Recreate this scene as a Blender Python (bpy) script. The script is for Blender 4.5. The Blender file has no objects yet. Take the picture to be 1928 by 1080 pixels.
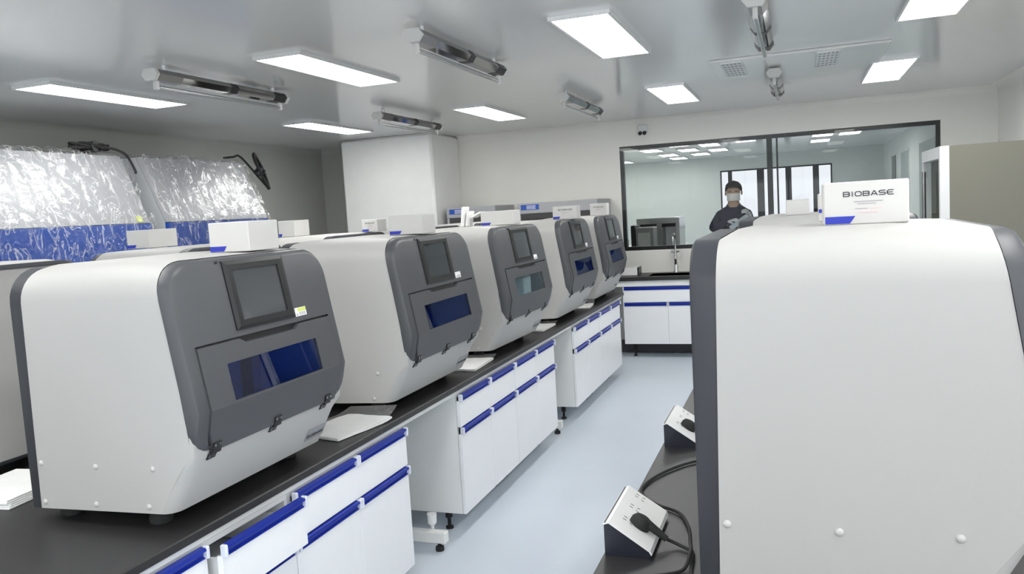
import bpy, math, random
from mathutils import Vector, Matrix, noise

random.seed(7)
S = bpy.context.scene
COL = S.collection
PI = math.pi

# ------------------------------------------------------------------ camera
cd = bpy.data.cameras.new('camera')
cam = bpy.data.objects.new('camera', cd)
COL.objects.link(cam)
S.camera = cam
cd.sensor_width = 36.0
cd.lens = 1500.0 / 1928.0 * 36.0
cd.clip_start = 0.05
cd.clip_end = 200
yaw, pitch, roll = -.34822785, -.09333132, -.05978754
f = Vector((math.sin(yaw) * math.cos(pitch), math.cos(yaw) * math.cos(pitch), math.sin(pitch)))
r0 = Vector((math.cos(yaw), -math.sin(yaw), 0))
u0 = r0.cross(f)
rr = r0 * math.cos(roll) + u0 * math.sin(roll)
uu = u0 * math.cos(roll) - r0 * math.sin(roll)
cam.matrix_world = Matrix(((rr.x, uu.x, -f.x, 0), (rr.y, uu.y, -f.y, 0), (rr.z, uu.z, -f.z, 1.75), (0, 0, 0, 1)))

# ------------------------------------------------------------------ world, exposure
PANEL_STRENGTH = 13.5
w = bpy.data.worlds.new('world')
S.world = w
w.use_nodes = True
w.node_tree.nodes['Background'].inputs[0].default_value = (0.93, 0.95, 1.0, 1)
w.node_tree.nodes['Background'].inputs[1].default_value = 2.7
S.view_settings.view_transform = 'Standard'
S.view_settings.look = 'None'
S.view_settings.gamma = 1
S.view_settings.exposure = 0.28
S.view_settings.use_curve_mapping = False
S.cycles.use_denoising = True
S.cycles.max_bounces = 10
S.cycles.diffuse_bounces = 5
S.cycles.glossy_bounces = 4
S.cycles.transparent_max_bounces = 12
S.cycles.sample_clamp_indirect = 8

# ------------------------------------------------------------------ materials
def mat(name, col, rough=.5, metal=0.0, spec=.5, var=.03, scale=6.0, bump=0.0, bscale=80.0, coat=0.0):
    m = bpy.data.materials.new(name)
    m.use_nodes = True
    nt = m.node_tree
    b = nt.nodes['Principled BSDF']
    b.inputs['Roughness'].default_value = rough
    b.inputs['Metallic'].default_value = metal
    b.inputs['Specular IOR Level'].default_value = spec
    b.inputs['Coat Weight'].default_value = coat
    tc = nt.nodes.new('ShaderNodeTexCoord')
    nz = nt.nodes.new('ShaderNodeTexNoise')
    nz.inputs['Scale'].default_value = scale
    nz.inputs['Detail'].default_value = 3
    nt.links.new(tc.outputs['Object'], nz.inputs['Vector'])
    rp = nt.nodes.new('ShaderNodeValToRGB')
    rp.color_ramp.elements[0].position = .3
    rp.color_ramp.elements[1].position = .7
    rp.color_ramp.elements[0].color = (*[c * (1 - var) for c in col], 1)
    rp.color_ramp.elements[1].color = (*[min(1, c * (1 + var)) for c in col], 1)
    nt.links.new(nz.outputs['Fac'], rp.inputs['Fac'])
    nt.links.new(rp.outputs['Color'], b.inputs['Base Color'])
    if bump:
        n2 = nt.nodes.new('ShaderNodeTexNoise')
        n2.inputs['Scale'].default_value = bscale
        nt.links.new(tc.outputs['Object'], n2.inputs['Vector'])
        bp = nt.nodes.new('ShaderNodeBump')
        bp.inputs['Strength'].default_value = bump
        bp.inputs['Distance'].default_value = .002
        nt.links.new(n2.outputs['Fac'], bp.inputs['Height'])
        nt.links.new(bp.outputs['Normal'], b.inputs['Normal'])
    return m

def glass(name, tint, refl=.08, rough=.0, haze=0.0, hazecol=(1, 1, 1), bump=0.0, bscale=12, crease=0.0):
    """thin sheet: tinted see-through plus a fresnel mirror, optionally a little milky"""
    m = bpy.data.materials.new(name)
    m.use_nodes = True
    nt = m.node_tree
    nt.nodes.clear()
    out = nt.nodes.new('ShaderNodeOutputMaterial')
    tr = nt.nodes.new('ShaderNodeBsdfTransparent')
    tr.inputs[0].default_value = (*tint, 1)
    base = tr
    if haze:
        df = nt.nodes.new('ShaderNodeBsdfDiffuse')
        df.inputs[0].default_value = (*hazecol, 1)
        mh = nt.nodes.new('ShaderNodeMixShader')
        mh.inputs[0].default_value = haze
        nt.links.new(tr.outputs[0], mh.inputs[1])
        nt.links.new(df.outputs[0], mh.inputs[2])
        base = mh
        if crease:          # folds of the film scatter light: thin whitish crease lines
            tcr = nt.nodes.new('ShaderNodeTexCoord')
            mpn = nt.nodes.new('ShaderNodeMapping')
            mpn.inputs['Scale'].default_value = (3, 5, 2.2)
            nt.links.new(tcr.outputs['Object'], mpn.inputs[0])
            n1 = nt.nodes.new('ShaderNodeTexNoise')
            n1.inputs['Scale'].default_value = 1.6
            n1.inputs['Detail'].default_value = 5
            n1.inputs['Distortion'].default_value = 1.5
            nt.links.new(mpn.outputs[0], n1.inputs['Vector'])
            sb = nt.nodes.new('ShaderNodeMath'); sb.operation = 'SUBTRACT'; sb.inputs[1].default_value = .5
            ab = nt.nodes.new('ShaderNodeMath'); ab.operation = 'ABSOLUTE'
            nt.links.new(n1.outputs['Fac'], sb.inputs[0]); nt.links.new(sb.outputs[0], ab.inputs[0])
            mr = nt.nodes.new('ShaderNodeMapRange')
            mr.inputs[1].default_value = 0.0; mr.inputs[2].default_value = .022
            mr.inputs[3].default_value = crease; mr.inputs[4].default_value = haze
            nt.links.new(ab.outputs[0], mr.inputs[0])
            nt.links.new(mr.outputs[0], mh.inputs[0])
    gl = nt.nodes.new('ShaderNodeBsdfGlossy')
    gl.inputs['Roughness'].default_value = rough
    lw = nt.nodes.new('ShaderNodeLayerWeight')
    lw.inputs[0].default_value = .35
    mp = nt.nodes.new('ShaderNodeMapRange')
    mp.inputs[3].default_value = refl
    mp.inputs[4].default_value = min(1, refl * 5)
    nt.links.new(lw.outputs['Facing'], mp.inputs[0])
    mx = nt.nodes.new('ShaderNodeMixShader')
    nt.links.new(mp.outputs[0], mx.inputs[0])
    nt.links.new(base.outputs[0], mx.inputs[1])
    nt.links.new(gl.outputs[0], mx.inputs[2])
    if bump:
        tc = nt.nodes.new('ShaderNodeTexCoord')
        nz = nt.nodes.new('ShaderNodeTexNoise')
        nz.inputs['Scale'].default_value = bscale
        nz.inputs['Detail'].default_value = 4
        nz.inputs['Distortion'].default_value = 1.2
        nt.links.new(tc.outputs['Object'], nz.inputs['Vector'])
        bp = nt.nodes.new('ShaderNodeBump')
        bp.inputs['Strength'].default_value = bump
        bp.inputs['Distance'].default_value = .02
        nt.links.new(nz.outputs['Fac'], bp.inputs['Height'])
        nt.links.new(bp.outputs['Normal'], gl.inputs['Normal'])
    nt.links.new(mx.outputs[0], out.inputs[0])
    return m

def emit(name, col, s):
    m = bpy.data.materials.new(name)
    m.use_nodes = True
    nt = m.node_tree
    nt.nodes.clear()
    out = nt.nodes.new('ShaderNodeOutputMaterial')
    e = nt.nodes.new('ShaderNodeEmission')
    e.inputs[0].default_value = (*col, 1)
    e.inputs[1].default_value = s
    nt.links.new(e.outputs[0], out.inputs[0])
    return m

M = dict(
    wall=mat('wall paint', (.84, .825, .78), .45, var=.015, scale=1.5),
    wallgrey=mat('grey wall panel', (.46, .46, .435), .5, var=.03, scale=1.5),
    column=mat('column white', (.86, .86, .84), .4, var=.015),
    ceil=mat('ceiling gloss panel', (.74, .742, .732), .14, spec=.55, var=.02, scale=.8),
    floor=mat('blue epoxy floor', (.70, .765, .845), .3, var=.03, scale=.9, bump=.04, bscale=40),
    white=mat('machine white', (.49, .484, .468), .45, spec=.18, var=.012, scale=3, bump=.04, bscale=500),
    grey=mat('machine charcoal', (.074, .0765, .083), .42, var=.03, bump=.06, bscale=600),
    rim=mat('rear rim charcoal', (.035, .038, .046), .42, var=.03),
    black=mat('black plastic', (.012, .012, .014), .35, var=.05),
    rubber=mat('black rubber', (.015, .015, .015), .75, var=.05),
    screen=mat('screen glass', (.055, .06, .065), .06, spec=.7, var=.02, coat=.4),
    bezel=mat('screen bezel', (.014, .015, .016), .35, var=.04),
    cap=mat('white plastic cap', (.85, .85, .85), .35),
    screwcap=mat('white screw cap', (.57, .565, .55), .4),
    plate=mat('silver nameplate', (.36, .365, .375), .35, metal=.3),
    ink=mat('dark ink', (.018, .018, .035), .6),
    inkgrey=mat('grey ink', (.35, .33, .36), .6),
    inkpale=mat('pale grey ink', (.60, .585, .57), .6),
    inkpink=mat('pale red ink', (.75, .48, .50), .6),
    blueink=mat('blue print', (.02, .035, .42), .45),
    yellow=mat('yellow sticker', (.65, .72, .18), .5),
    card=mat('white carton', (.60, .592, .575), .55, var=.012, scale=12),
    paper=mat('white paper', (.92, .92, .91), .7, var=.03, scale=20),
    counter=mat('black worktop', (.022, .021, .022), .42, var=.12, scale=60, bump=.08, bscale=700),
    cab=mat('cabinet white', (.92, .93, .95), .32, var=.01),
    cabside=mat('cabinet side', (.86, .87, .87), .4, var=.01),
    handle=mat('blue anodised handle', (.012, .035, .36), .28, metal=.25, var=.05),
    clip=mat('handle clip', (.72, .75, .84), .3),
    frame=mat('powder coated frame', (.84, .85, .83), .4, var=.02),
    chrome=mat('dark chrome', (.36, .36, .36), .07, metal=1.0, var=.03),
    steel=mat('brushed steel', (.62, .63, .63), .22, metal=1.0, var=.04, scale=14),
    steeld=mat('dark steel', (.33, .33, .33), .3, metal=.9, var=.05),
    tube=glass('clear lamp tube', (.85, .87, .87), .18),
    lampend=mat('lamp end cap', (.60, .60, .58), .35),
    alu=mat('aluminium trim', (.72, .73, .73), .35, metal=.3),
    panel=emit('light diffuser', (1.0, .995, .97), PANEL_STRENGTH),
    panel2=emit('far light diffuser', (1.0, 1.0, .98), 7.0),
    glass=glass('clear window glass', (.95, .97, .96), .012),
    dimming=glass('smoked window glass', (.29, .295, .30), .03),  # tint put in to tone down the overbright daylight behind the far window
    blueglass=glass('blue tinted window', (.20, .36, .78), .045),
    film=glass('plastic film', (.97, .975, .98), .035, rough=.06, haze=.03, bump=1.0, bscale=7, crease=.42),
    bag=glass('plastic bag', (.97, .97, .97), .05, rough=.1, haze=.10, bump=.7, bscale=25),
    paleglass=glass('pale tinted window', (.66, .76, .80), .06),
    inner=mat('interior grey blue', (.55, .62, .75), .5),
    innershade=mat('interior shadow band', (.03, .06, .16), .5),
    rack=mat('blue tube rack', (.05, .30, .60), .4),
    foam=mat('white foam block', (.80, .86, .84), .7),
    bscw=mat('safety cabinet white', (.38, .385, .40), .35, var=.015),
    bscg=mat('safety cabinet side', (.50, .52, .54), .4),
    bscb=mat('safety cabinet blue', (.022, .085, .40), .3, var=.04),
    winblk=mat('black window border', (.006, .006, .007), .35),
    beige=mat('beige grey enamel', (.185, .18, .142), .45, var=.02, scale=2),
    socketw=mat('socket white', (.86, .86, .85), .3),
    socketd=mat('socket navy case', (.010, .012, .022), .35),
    navy=mat('navy coverall', (.030, .034, .060), .85, var=.12, scale=30, bump=.4, bscale=60),
    skin=mat('skin', (.55, .36, .27), .5),
    hair=mat('dark hair', (.018, .013, .011), .6, var=.3, scale=60, bump=.6, bscale=120),
    mask=mat('white face mask', (.93, .90, .86), .7),
    glove=mat('pale glove', (.72, .73, .74), .6),
    shoe=mat('black shoe', (.015, .015, .016), .5),
    folder=mat('dark folder', (.03, .04, .07), .5),
    pale=mat('pale edge', (.62, .70, .78), .5),
    farwall=mat('next room wall', (.74, .78, .75), .5, var=.015),
    fargreen=mat('next room pale green', (.40, .46, .44), .4),
    fargrey=mat('grey mullion', (.34, .34, .34), .5),
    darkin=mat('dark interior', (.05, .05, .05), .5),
    darkgl=mat('dark glass', (.02, .025, .03), .08, spec=.6),
    dot=mat('vent perforation', (.03, .03, .03), .7),
    white2=mat('device white', (.75, .76, .76), .4),
)

# ------------------------------------------------------------------ mesh builder
class MB:
    def __init__(s):
        s.v, s.f = [], []

    def add(s, vs, fs, mtx=None):
        o = len(s.v)
        for p in vs:
            p = Vector(p)
            s.v.append(mtx @ p if mtx else p)
        s.f += [[i + o for i in q] for q in fs]
        return s

    def box(s, a, b, bev=0.0, mtx=None):
        x0, x1 = sorted((a[0], b[0])); y0, y1 = sorted((a[1], b[1])); z0, z1 = sorted((a[2], b[2]))
        if bev <= 0:
            vs = [(x, y, z) for x in (x0, x1) for y in (y0, y1) for z in (z0, z1)]
            return s.add(vs, [(0, 1, 3, 2), (4, 6, 7, 5), (0, 4, 5, 1), (2, 3, 7, 6), (0, 2, 6, 4), (1, 5, 7, 3)], mtx)
        bev = min(bev, (x1 - x0) / 2.01, (y1 - y0) / 2.01, (z1 - z0) / 2.01)
        vs, idx = [], {}
        for i, sx in enumerate((0, 1)):
            for j, sy in enumerate((0, 1)):
                for k, sz in enumerate((0, 1)):
                    X = (x0, x1)[sx]; Y = (y0, y1)[sy]; Z = (z0, z1)[sz]
                    dx = bev if sx == 0 else -bev; dy = bev if sy == 0 else -bev; dz = bev if sz == 0 else -bev
                    idx[i, j, k, 0] = len(vs); vs.append((X, Y + dy, Z + dz))
                    idx[i, j, k, 1] = len(vs); vs.append((X + dx, Y, Z + dz))
                    idx[i, j, k, 2] = len(vs); vs.append((X + dx, Y + dy, Z))
        F = []
        for i in (0, 1):
            F.append([idx[i, 0, 0, 0], idx[i, 1, 0, 0], idx[i, 1, 1, 0], idx[i, 0, 1, 0]])
            F.append([idx[0, i, 0, 1], idx[1, i, 0, 1], idx[1, i, 1, 1], idx[0, i, 1, 1]])
            F.append([idx[0, 0, i, 2], idx[1, 0, i, 2], idx[1, 1, i, 2], idx[0, 1, i, 2]])
            for j in (0, 1):
                F.append([idx[i, j, 0, 0], idx[i, j, 1, 0], idx[i, j, 1, 1], idx[i, j, 0, 1]])
                F.append([idx[i, 0, j, 0], idx[i, 1, j, 0], idx[i, 1, j, 2], idx[i, 0, j, 2]])
                F.append([idx[0, i, j, 1], idx[1, i, j, 1], idx[1, i, j, 2], idx[0, i, j, 2]])
                for k in (0, 1):
                    F.append([idx[i, j, k, 0], idx[i, j, k, 1], idx[i, j, k, 2]])
        return s.add(vs, F, mtx)

    def loft(s, rings, closed=True, capa=True, capb=True, mtx=None):
        n = len(rings[0]); vs = [p for r in rings for p in r]; F = []
        for i in range(len(rings) - 1):
            for j in range(n if closed else n - 1):
                k = (j + 1) % n
                F.append([i * n + j, i * n + k, (i + 1) * n + k, (i + 1) * n + j])
        if capa: F.append(list(range(n))[::-1])
        if capb: F.append([(len(rings) - 1) * n + j for j in range(n)])
        return s.add(vs, F, mtx)

    def cyl(s, a, b, r, r2=None, n=14, mtx=None):
        a, b = Vector(a), Vector(b); r2 = r if r2 is None else r2
        d = (b - a).normalized(); p = d.orthogonal().normalized(); q = d.cross(p)
        ring = lambda c, R: [c + (p * math.cos(2 * PI * i / n) + q * math.sin(2 * PI * i / n)) * R for i in range(n)]
        return s.loft([ring(a, r), ring(b, r2)], mtx=mtx)

    def lathe(s, prof, n=16, c=(0, 0, 0), mtx=None):
        rings = [[(c[0] + R * math.cos(2 * PI * i / n), c[1] + R * math.sin(2 * PI * i / n), c[2] + z) for i in range(n)] for R, z in prof]
        return s.loft(rings, mtx=mtx)

    def tube(s, pts, r, n=8, sub=6):
        P = [Vector(p) for p in pts]; Q = []
        if sub > 1:
            for i in range(len(P) - 1):
                a = P[max(i - 1, 0)]; b = P[i]; c = P[i + 1]; d = P[min(i + 2, len(P) - 1)]
                for k in range(sub):
                    t = k / sub
                    Q.append(.5 * ((2 * b) + (c - a) * t + (2 * a - 5 * b + 4 * c - d) * t * t + (3 * b - a - 3 * c + d) * t ** 3))
            Q.append(P[-1])
        else:
            Q = P
        rings = []; up = None
        for i, p in enumerate(Q):
            d = (Q[min(i + 1, len(Q) - 1)] - Q[max(i - 1, 0)]).normalized()
            if up is None: up = d.orthogonal().normalized()
            up = (up - d * up.dot(d)).normalized(); q = d.cross(up)
            rings.append([p + (up * math.cos(2 * PI * k / n) + q * math.sin(2 * PI * k / n)) * r for k in range(n)])
        return s.loft(rings)

    def prism(s, poly, axis, a, b, mtx=None):
        mk = {'x': lambda p, t: (t, p[0], p[1]), 'y': lambda p, t: (p[0], t, p[1]), 'z': lambda p, t: (p[0], p[1], t)}[axis]
        return s.loft([[mk(p, a) for p in poly], [mk(p, b) for p in poly]], mtx=mtx)

    def ribbon(s, pts, wd, org, U, V, N, th=.0006):
        """flat printed stroke through 2-D points on the plane org + u*U + v*V"""
        org, U, V, N = Vector(org), Vector(U), Vector(V), Vector(N)
        for a, b in zip(pts[:-1], pts[1:]):
            d = Vector((b[0] - a[0], b[1] - a[1])); L = d.length
            if L < 1e-6: continue
            d /= L; n = Vector((-d.y, d.x)) * wd / 2; e = d * wd * .4
            c = [(a[0] - e.x + n.x, a[1] - e.y + n.y), (a[0] - e.x - n.x, a[1] - e.y - n.y), (b[0] + e.x - n.x, b[1] + e.y - n.y), (b[0] + e.x + n.x, b[1] + e.y + n.y)]
            lo = [org + U * p[0] + V * p[1] for p in c]; hi = [p + N * th for p in lo]
            s.add(lo + hi, [(4, 5, 6, 7), (0, 1, 5, 4), (1, 2, 6, 5), (2, 3, 7, 6), (3, 0, 4, 7)])
        return s

    def rect(s, u0, v0, u1, v1, org, U, V, N, th=.0008):
        org, U, V, N = Vector(org), Vector(U), Vector(V), Vector(N)
        lo = [org + U * a + V * b for a, b in ((u0, v0), (u1, v0), (u1, v1), (u0, v1))]
        hi = [p + N * th for p in lo]
        return s.add(lo + hi, [(4, 5, 6, 7), (0, 1, 5, 4), (1, 2, 6, 5), (2, 3, 7, 6), (3, 0, 4, 7)])

    def obj(s, name, m, parent=None, smooth=0, loc=None):
        me = bpy.data.meshes.new(name)
        me.from_pydata([tuple(p) for p in s.v], [], s.f)
        import bmesh
        bm = bmesh.new(); bm.from_mesh(me)
        bmesh.ops.remove_doubles(bm, verts=bm.verts, dist=1e-5)
        bmesh.ops.recalc_face_normals(bm, faces=bm.faces)
        bm.to_mesh(me); bm.free()
        me.materials.append(m)
        if smooth:
            for p in me.polygons: p.use_smooth = True
            me.set_sharp_from_angle(angle=math.radians(smooth))
        o = bpy.data.objects.new(name, me)
        COL.objects.link(o)
        if parent: o.parent = parent
        if loc: o.location = loc
        return o

def thing(name, label, cat, loc=(0, 0, 0), rz=0, group=None):
    o = bpy.data.objects.new(name, None)
    o.empty_display_size = .1
    COL.objects.link(o)
    o.location = loc; o.rotation_euler = (0, 0, rz)
    o['label'] = label; o['category'] = cat
    if group: o['group'] = group
    return o

def tag(o, label, cat, group=None):
    o['label'] = label; o['category'] = cat
    if group: o['group'] = group
    return o

def struct(o):
    o['kind'] = 'structure'
    return o

KIDS = {}
def copy_tree(o, parent=None):
    c = o.copy(); COL.objects.link(c)
    if parent: c.parent = parent
    if o not in KIDS: KIDS[o] = list(o.children)
    for ch in KIDS[o]: copy_tree(ch, c)
    return c

def dup(o, loc, rz, label, group=None):
    c = copy_tree(o); c.location = loc; c.rotation_euler = (0, 0, rz); c['label'] = label
    if group: c['group'] = group
    return c

# lettering: wide logo letters, strokes on a 1 x .62 cell
GL = {
    'B': [[(0, 0), (.82, 0), (1, .1), (1, .21), (.84, .31), (.12, .31)], [(.84, .31), (1, .41), (1, .52), (.82, .62), (0, .62)], [(0, 0), (0, .62)]],
    'I': [[(.5, 0), (.5, .62)]],
    'O': [[(.2, 0), (.8, 0), (1, .16), (1, .46), (.8, .62), (.2, .62), (0, .46), (0, .16), (.2, 0)]],
    'A': [[(0, 0), (.44, .62), (.56, .62), (1, 0)], [(.24, .18), (.76, .18)]],
    'S': [[(0, .02), (.8, .02), (1, .11), (1, .22), (.8, .31), (.2, .31), (0, .41), (0, .52), (.2, .61), (1, .61)]],
    'E': [[(1, 0), (.25, 0), (0, .16), (0, .46), (.25, .62), (1, .62)], [(0, .31), (.85, .31)]],
}
def logo(mb, org, U, V, N, width, th=.0008, word='BIOBASE'):
    adv = []
    for c in word: adv.append((.34 if c == 'I' else 1.0))
    gap = .32
    tot = sum(adv) + gap * (len(word) - 1); k = width / tot; x = 0
    for c, a in zip(word, adv):
        for st in GL[c]:
            pts = [((x + (p[0] if c != 'I' else .17)) * k, p[1] * 1.25 * k) for p in st]
            mb.ribbon(pts, .15 * k, org, U, V, N, th)
        x += a + gap
    return mb

# ================================================================== SETTING
XL, XR, YF, YB, H = -6.1, 1.95, -3.4, 9.5, 2.75
WX0, WX1, WZ0, WZ1 = -1.985, 1.425, 1.205, 2.445         # observation window opening
NB, NL, NR = 19.5, -4.3, 1.80                              # next room
struct(MB().box((XL - .1, YF - .1, -.1), (max(XR, NR) + .1, NB + .2, 0)).obj('floor', M['floor']))
struct(MB().box((XL - .1, YF - .1, H), (XR + .1, YB, H + .1)).obj('ceiling', M['ceil']))
struct(MB().box((XL - .1, YF - .1, 0), (XL, YB + .12, H)).obj('wall_left', M['wallgrey']))
RY0, RY1, RZ0, RZ1 = -2.9, 4.1, .9, 2.5      # unseen side windows near the camera, added to let in daylight
rwm = MB()
rwm.box((XR, YF - .1, 0), (XR + .1, RY0, H)).box((XR, RY1, 0), (XR + .1, YB + .12, H)).box((XR, RY0, 0), (XR + .1, RY1, RZ0)).box((XR, RY0, RZ1), (XR + .1, RY1, H))
struct(rwm.obj('wall_right', M['wall']))
wr = MB()
for i in range(6):
    y = RY0 + (RY1 - RY0) * i / 5
    wr.box((XR + .02, y - .03, RZ0), (XR + .08, y + .03, RZ1))
wr.box((XR + .02, RY0, RZ0), (XR + .08, RY1, RZ0 + .05)).box((XR + .02, RY0, RZ1 - .05), (XR + .08, RY1, RZ1))
wr = struct(wr.obj('window_6', M['alu']))
MB().add([(XR + .05, RY0, RZ0), (XR + .05, RY1, RZ0), (XR + .05, RY1, RZ1), (XR + .05, RY0, RZ1)], [(0, 1, 2, 3)]).obj('pane', M['glass'], wr)
fw0 = MB()      # unseen windows behind the camera, added to bring in daylight
GX0, GX1, GZ0, GZ1 = -5.7, 1.6, .85, 2.55
fw0.box((XL, YF - .1, 0), (GX0, YF, H)).box((GX1, YF - .1, 0), (XR, YF, H)).box((GX0, YF - .1, 0), (GX1, YF, GZ0)).box((GX0, YF - .1, GZ1), (GX1, YF, H))
struct(fw0.obj('wall_front', M['wall']))
wf = MB()
for i in range(6):
    x = GX0 + (GX1 - GX0) * i / 5
    wf.box((x - .03, YF - .08, GZ0), (x + .03, YF - .02, GZ1))
wf.box((GX0, YF - .08, GZ0), (GX1, YF - .02, GZ0 + .05)).box((GX0, YF - .08, GZ1 - .05), (GX1, YF - .02, GZ1))
wf = struct(wf.obj('window_5', M['alu']))
MB().add([(GX0, YF - .05, GZ0), (GX1, YF - .05, GZ0), (GX1, YF - .05, GZ1), (GX0, YF - .05, GZ1)], [(0, 1, 2, 3)]).obj('pane', M['glass'], wf)
b = MB()
struct(MB().box((XL, YB, 0), (-4.7, YB + .12, H)).obj('wall_back_left', M['wallgrey']))
b.box((-4.7, YB, 0), (WX0, YB + .12, H)).box((WX1, YB, 0), (XR, YB + .12, H))
b.box((WX0, YB, 0), (WX1, YB + .12, WZ0)).box((WX0, YB, WZ1), (WX1, YB + .12, H))
struct(b.obj('wall_back', M['wall']))
# white boxed column against the back wall
struct(MB().box((-5.3, 8.68, 0), (-4.06, YB - .001, H - .001), .03).obj('wall_column', M['column'], smooth=40))
# rounded coves where walls meet the ceiling
def cove(name, a, b_, inward, m):
    R = .07; prof = [(0, 0)] + [(R - R * math.cos(t * PI / 12), R - R * math.sin(t * PI / 12)) for t in range(7)]
    prof = [(0, 0), (0, R)] + [(R - R * math.cos(t), R - R * math.sin(t)) for t in [k * PI / 12 for k in range(1, 6)]] + [(R, 0)]
    ring = lambda c: [(c[0] + inward[0] * p, c[1] + inward[1] * p, H - q) for p, q in prof]
    struct(MB().loft([ring(a), ring(b_)]).obj(name, m, smooth=50))
cove('trim_1', (XL, YB), (-5.3, YB), (0, -1), M['wallgrey'])
cove('trim_2', (-4.06, YB), (XR, YB), (0, -1), M['wall'])
cove('trim_3', (XL, YF), (XL, YB), (1, 0), M['wallgrey'])
cove('trim_4', (XR, YF), (XR, YB), (-1, 0), M['wall'])
# window: black printed border, mullion, and the flush pane in front of it
fr = MB(); t = .045
fr.box((WX0, YB, WZ0), (WX0 + t, YB + .06, WZ1)).box((WX1 - t, YB, WZ0), (WX1, YB + .06, WZ1))
fr.box((WX0 + t, YB, WZ0), (WX1 - t, YB + .06, WZ0 + t)).box((WX0 + t, YB, WZ1 - t), (WX1 - t, YB + .06, WZ1))
win = struct(fr.obj('window_1', M['winblk']))
MB().box((-.315, YB, WZ0 + t), (-.255, YB + .06, WZ1 - t)).obj('mullion', M['winblk'], win)
MB().box((-.215, YB + .05, WZ0 + t), (-.195, YB + .06, WZ1 - t)).obj('mullion', M['winblk'], win)
MB().add([(WX0, YB - .004, WZ0), (-.285, YB - .004, WZ0), (-.285, YB - .004, WZ1), (WX0, YB - .004, WZ1)], [(0, 1, 2, 3)]).obj('pane', M['glass'], win)
MB().add([(-.285, YB - .004, WZ0), (WX1, YB - .004, WZ0), (WX1, YB - .004, WZ1), (-.285, YB - .004, WZ1)], [(0, 1, 2, 3)]).obj('pane', M['glass'], win)

# ---- next room shell
FX0, FX1, FZ0, FZ1 = -1.70, .745, 1.15, 2.42
b = MB()
b.box((NL, NB, 0), (FX0, NB + .1, H)).box((FX1, NB, 0), (NR, NB + .1, H)).box((FX0, NB, 0), (FX1, NB + .1, FZ0)).box((FX0, NB, FZ1), (FX1, NB + .1, H))
struct(b.obj('wall_far', M['farwall']))
struct(MB().box((NL - .1, YB + .12, 0), (NL, NB + .1, H)).obj('wall_far_left', M['farwall']))
struct(MB().box((NR, YB + .12, 0), (NR + .1, NB + .1, H)).obj('wall_far_right', M['farwall']))
struct(MB().box((NL - .1, YB + .0, H), (NR + .1, NB + .1, H + .1)).obj('ceiling_far', M['ceil']))
fr = MB(); t = .03
fr.box((FX0, NB - .01, FZ0), (FX0 + t, NB + .05, FZ1)).box((FX1 - t, NB - .01, FZ0), (FX1, NB + .05, FZ1)).box((FX0, NB - .01, FZ1 - t), (FX1, NB + .05, FZ1)).box((FX0, NB - .01, FZ0), (FX1, NB + .05, FZ0 + t))
w2 = struct(fr.obj('window_2', M['winblk']))
for a, c in ((-1.53, -1.44), (-.88, -.72), (-.25, -.12), (.34, .47)):
    MB().box((a, NB + .06, FZ0), (c, NB + .14, FZ1)).obj('mullion', M['fargrey'], w2)
MB().add([(FX0, NB + .02, FZ0), (FX1, NB + .02, FZ0), (FX1, NB + .02, FZ1), (FX0, NB + .02, FZ1)], [(0, 1, 2, 3)]).obj('pane', M['dimming'], w2)
for n, (y0, y1, z0, m) in enumerate(((15.2, 16.2, 1.25, 'fargreen'), (17.0, 17.7, 1.25, 'darkgl'))):
    fw = struct(MB().box((NR - .012, y0 - .04, z0 - .04), (NR + .001, y1 + .04, 2.44)).obj('window_%d' % (n + 3), M['farwall']))
    MB().box((NR - .018, y0, z0), (NR - .011, y1, 2.40)).obj('pane', M[m], fw)
dr = struct(MB().box((NR - .04, 10.3, 0), (NR + .0, 13.7, 2.42), .004).obj('door_1', M['fargreen']))
MB().box((NR - .045, 11.98, .02), (NR - .039, 12.0, 2.40)).obj('seam', M['darkin'], dr)
MB().cyl((NR - .06, 11.85, .95), (NR - .06, 11.85, 1.25), .012).obj('handle', M['steel'], dr)

# ================================================================== CEILING THINGS
def light_panel(x, y, label, m='panel', wx=.30, ly=1.2, group='ceiling light panels of the laboratory'):
    t_ = thing('ceiling_light', label, 'ceiling light', (x, y, H), 0, group)
    fr = MB(); a, c, e = wx / 2, ly / 2, .016
    z0, z1 = -.022, -.0005
    fr.box((-a - e, -c - e, z0), (-a, c + e, z1)).box((a, -c - e, z0), (a + e, c + e, z1)).box((-a, -c - e, z0), (a, -c, z1)).box((-a, c, z0), (a, c + e, z1))
    fr.obj('trim_frame', M['alu'], t_)
    MB().box((-a, -c, -.016), (a, c, -.002)).obj('diffuser', M[m], t_)
    return t_
LX = (-4.585, -2.835, -1.04, .73)
def lp(x, y, label): return light_panel(x, y, label)
lp(LX[0], 4.48, 'glowing ceiling panel at the far left above the wrapped cabinets')
lp(LX[1], 4.64, 'glowing ceiling panel left of the chrome lamp over the bench of analysers')
lp(LX[2], 4.72, 'largest glowing ceiling panel, above the aisle, right of the big chrome lamp')
lp(LX[3], 4.70, 'glowing ceiling panel cut by the top edge at the right')
lp(LX[0], 7.35, 'glowing ceiling panel nearest the white column, above the second wrapped cabinet')
lp(LX[1], 7.53, 'glowing ceiling panel between two hanging lamps, right of the white column')
lp(LX[2], 7.55, 'glowing ceiling panel above the small twin lamp on the back wall')
lp(LX[3], 7.48, 'glowing ceiling panel on the right beyond the perforated vent, towards the back wall')
for i, x in enumerate(LX):
    lp(x, 1.75, 'ceiling light panel in the row above the camera, column %s from left' % ('one', 'two', 'three', 'four')[i])
    lp(x, -1.2, 'ceiling light panel in the rearmost row, column %s from left' % ('one', 'two', 'three', 'four')[i])

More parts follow.
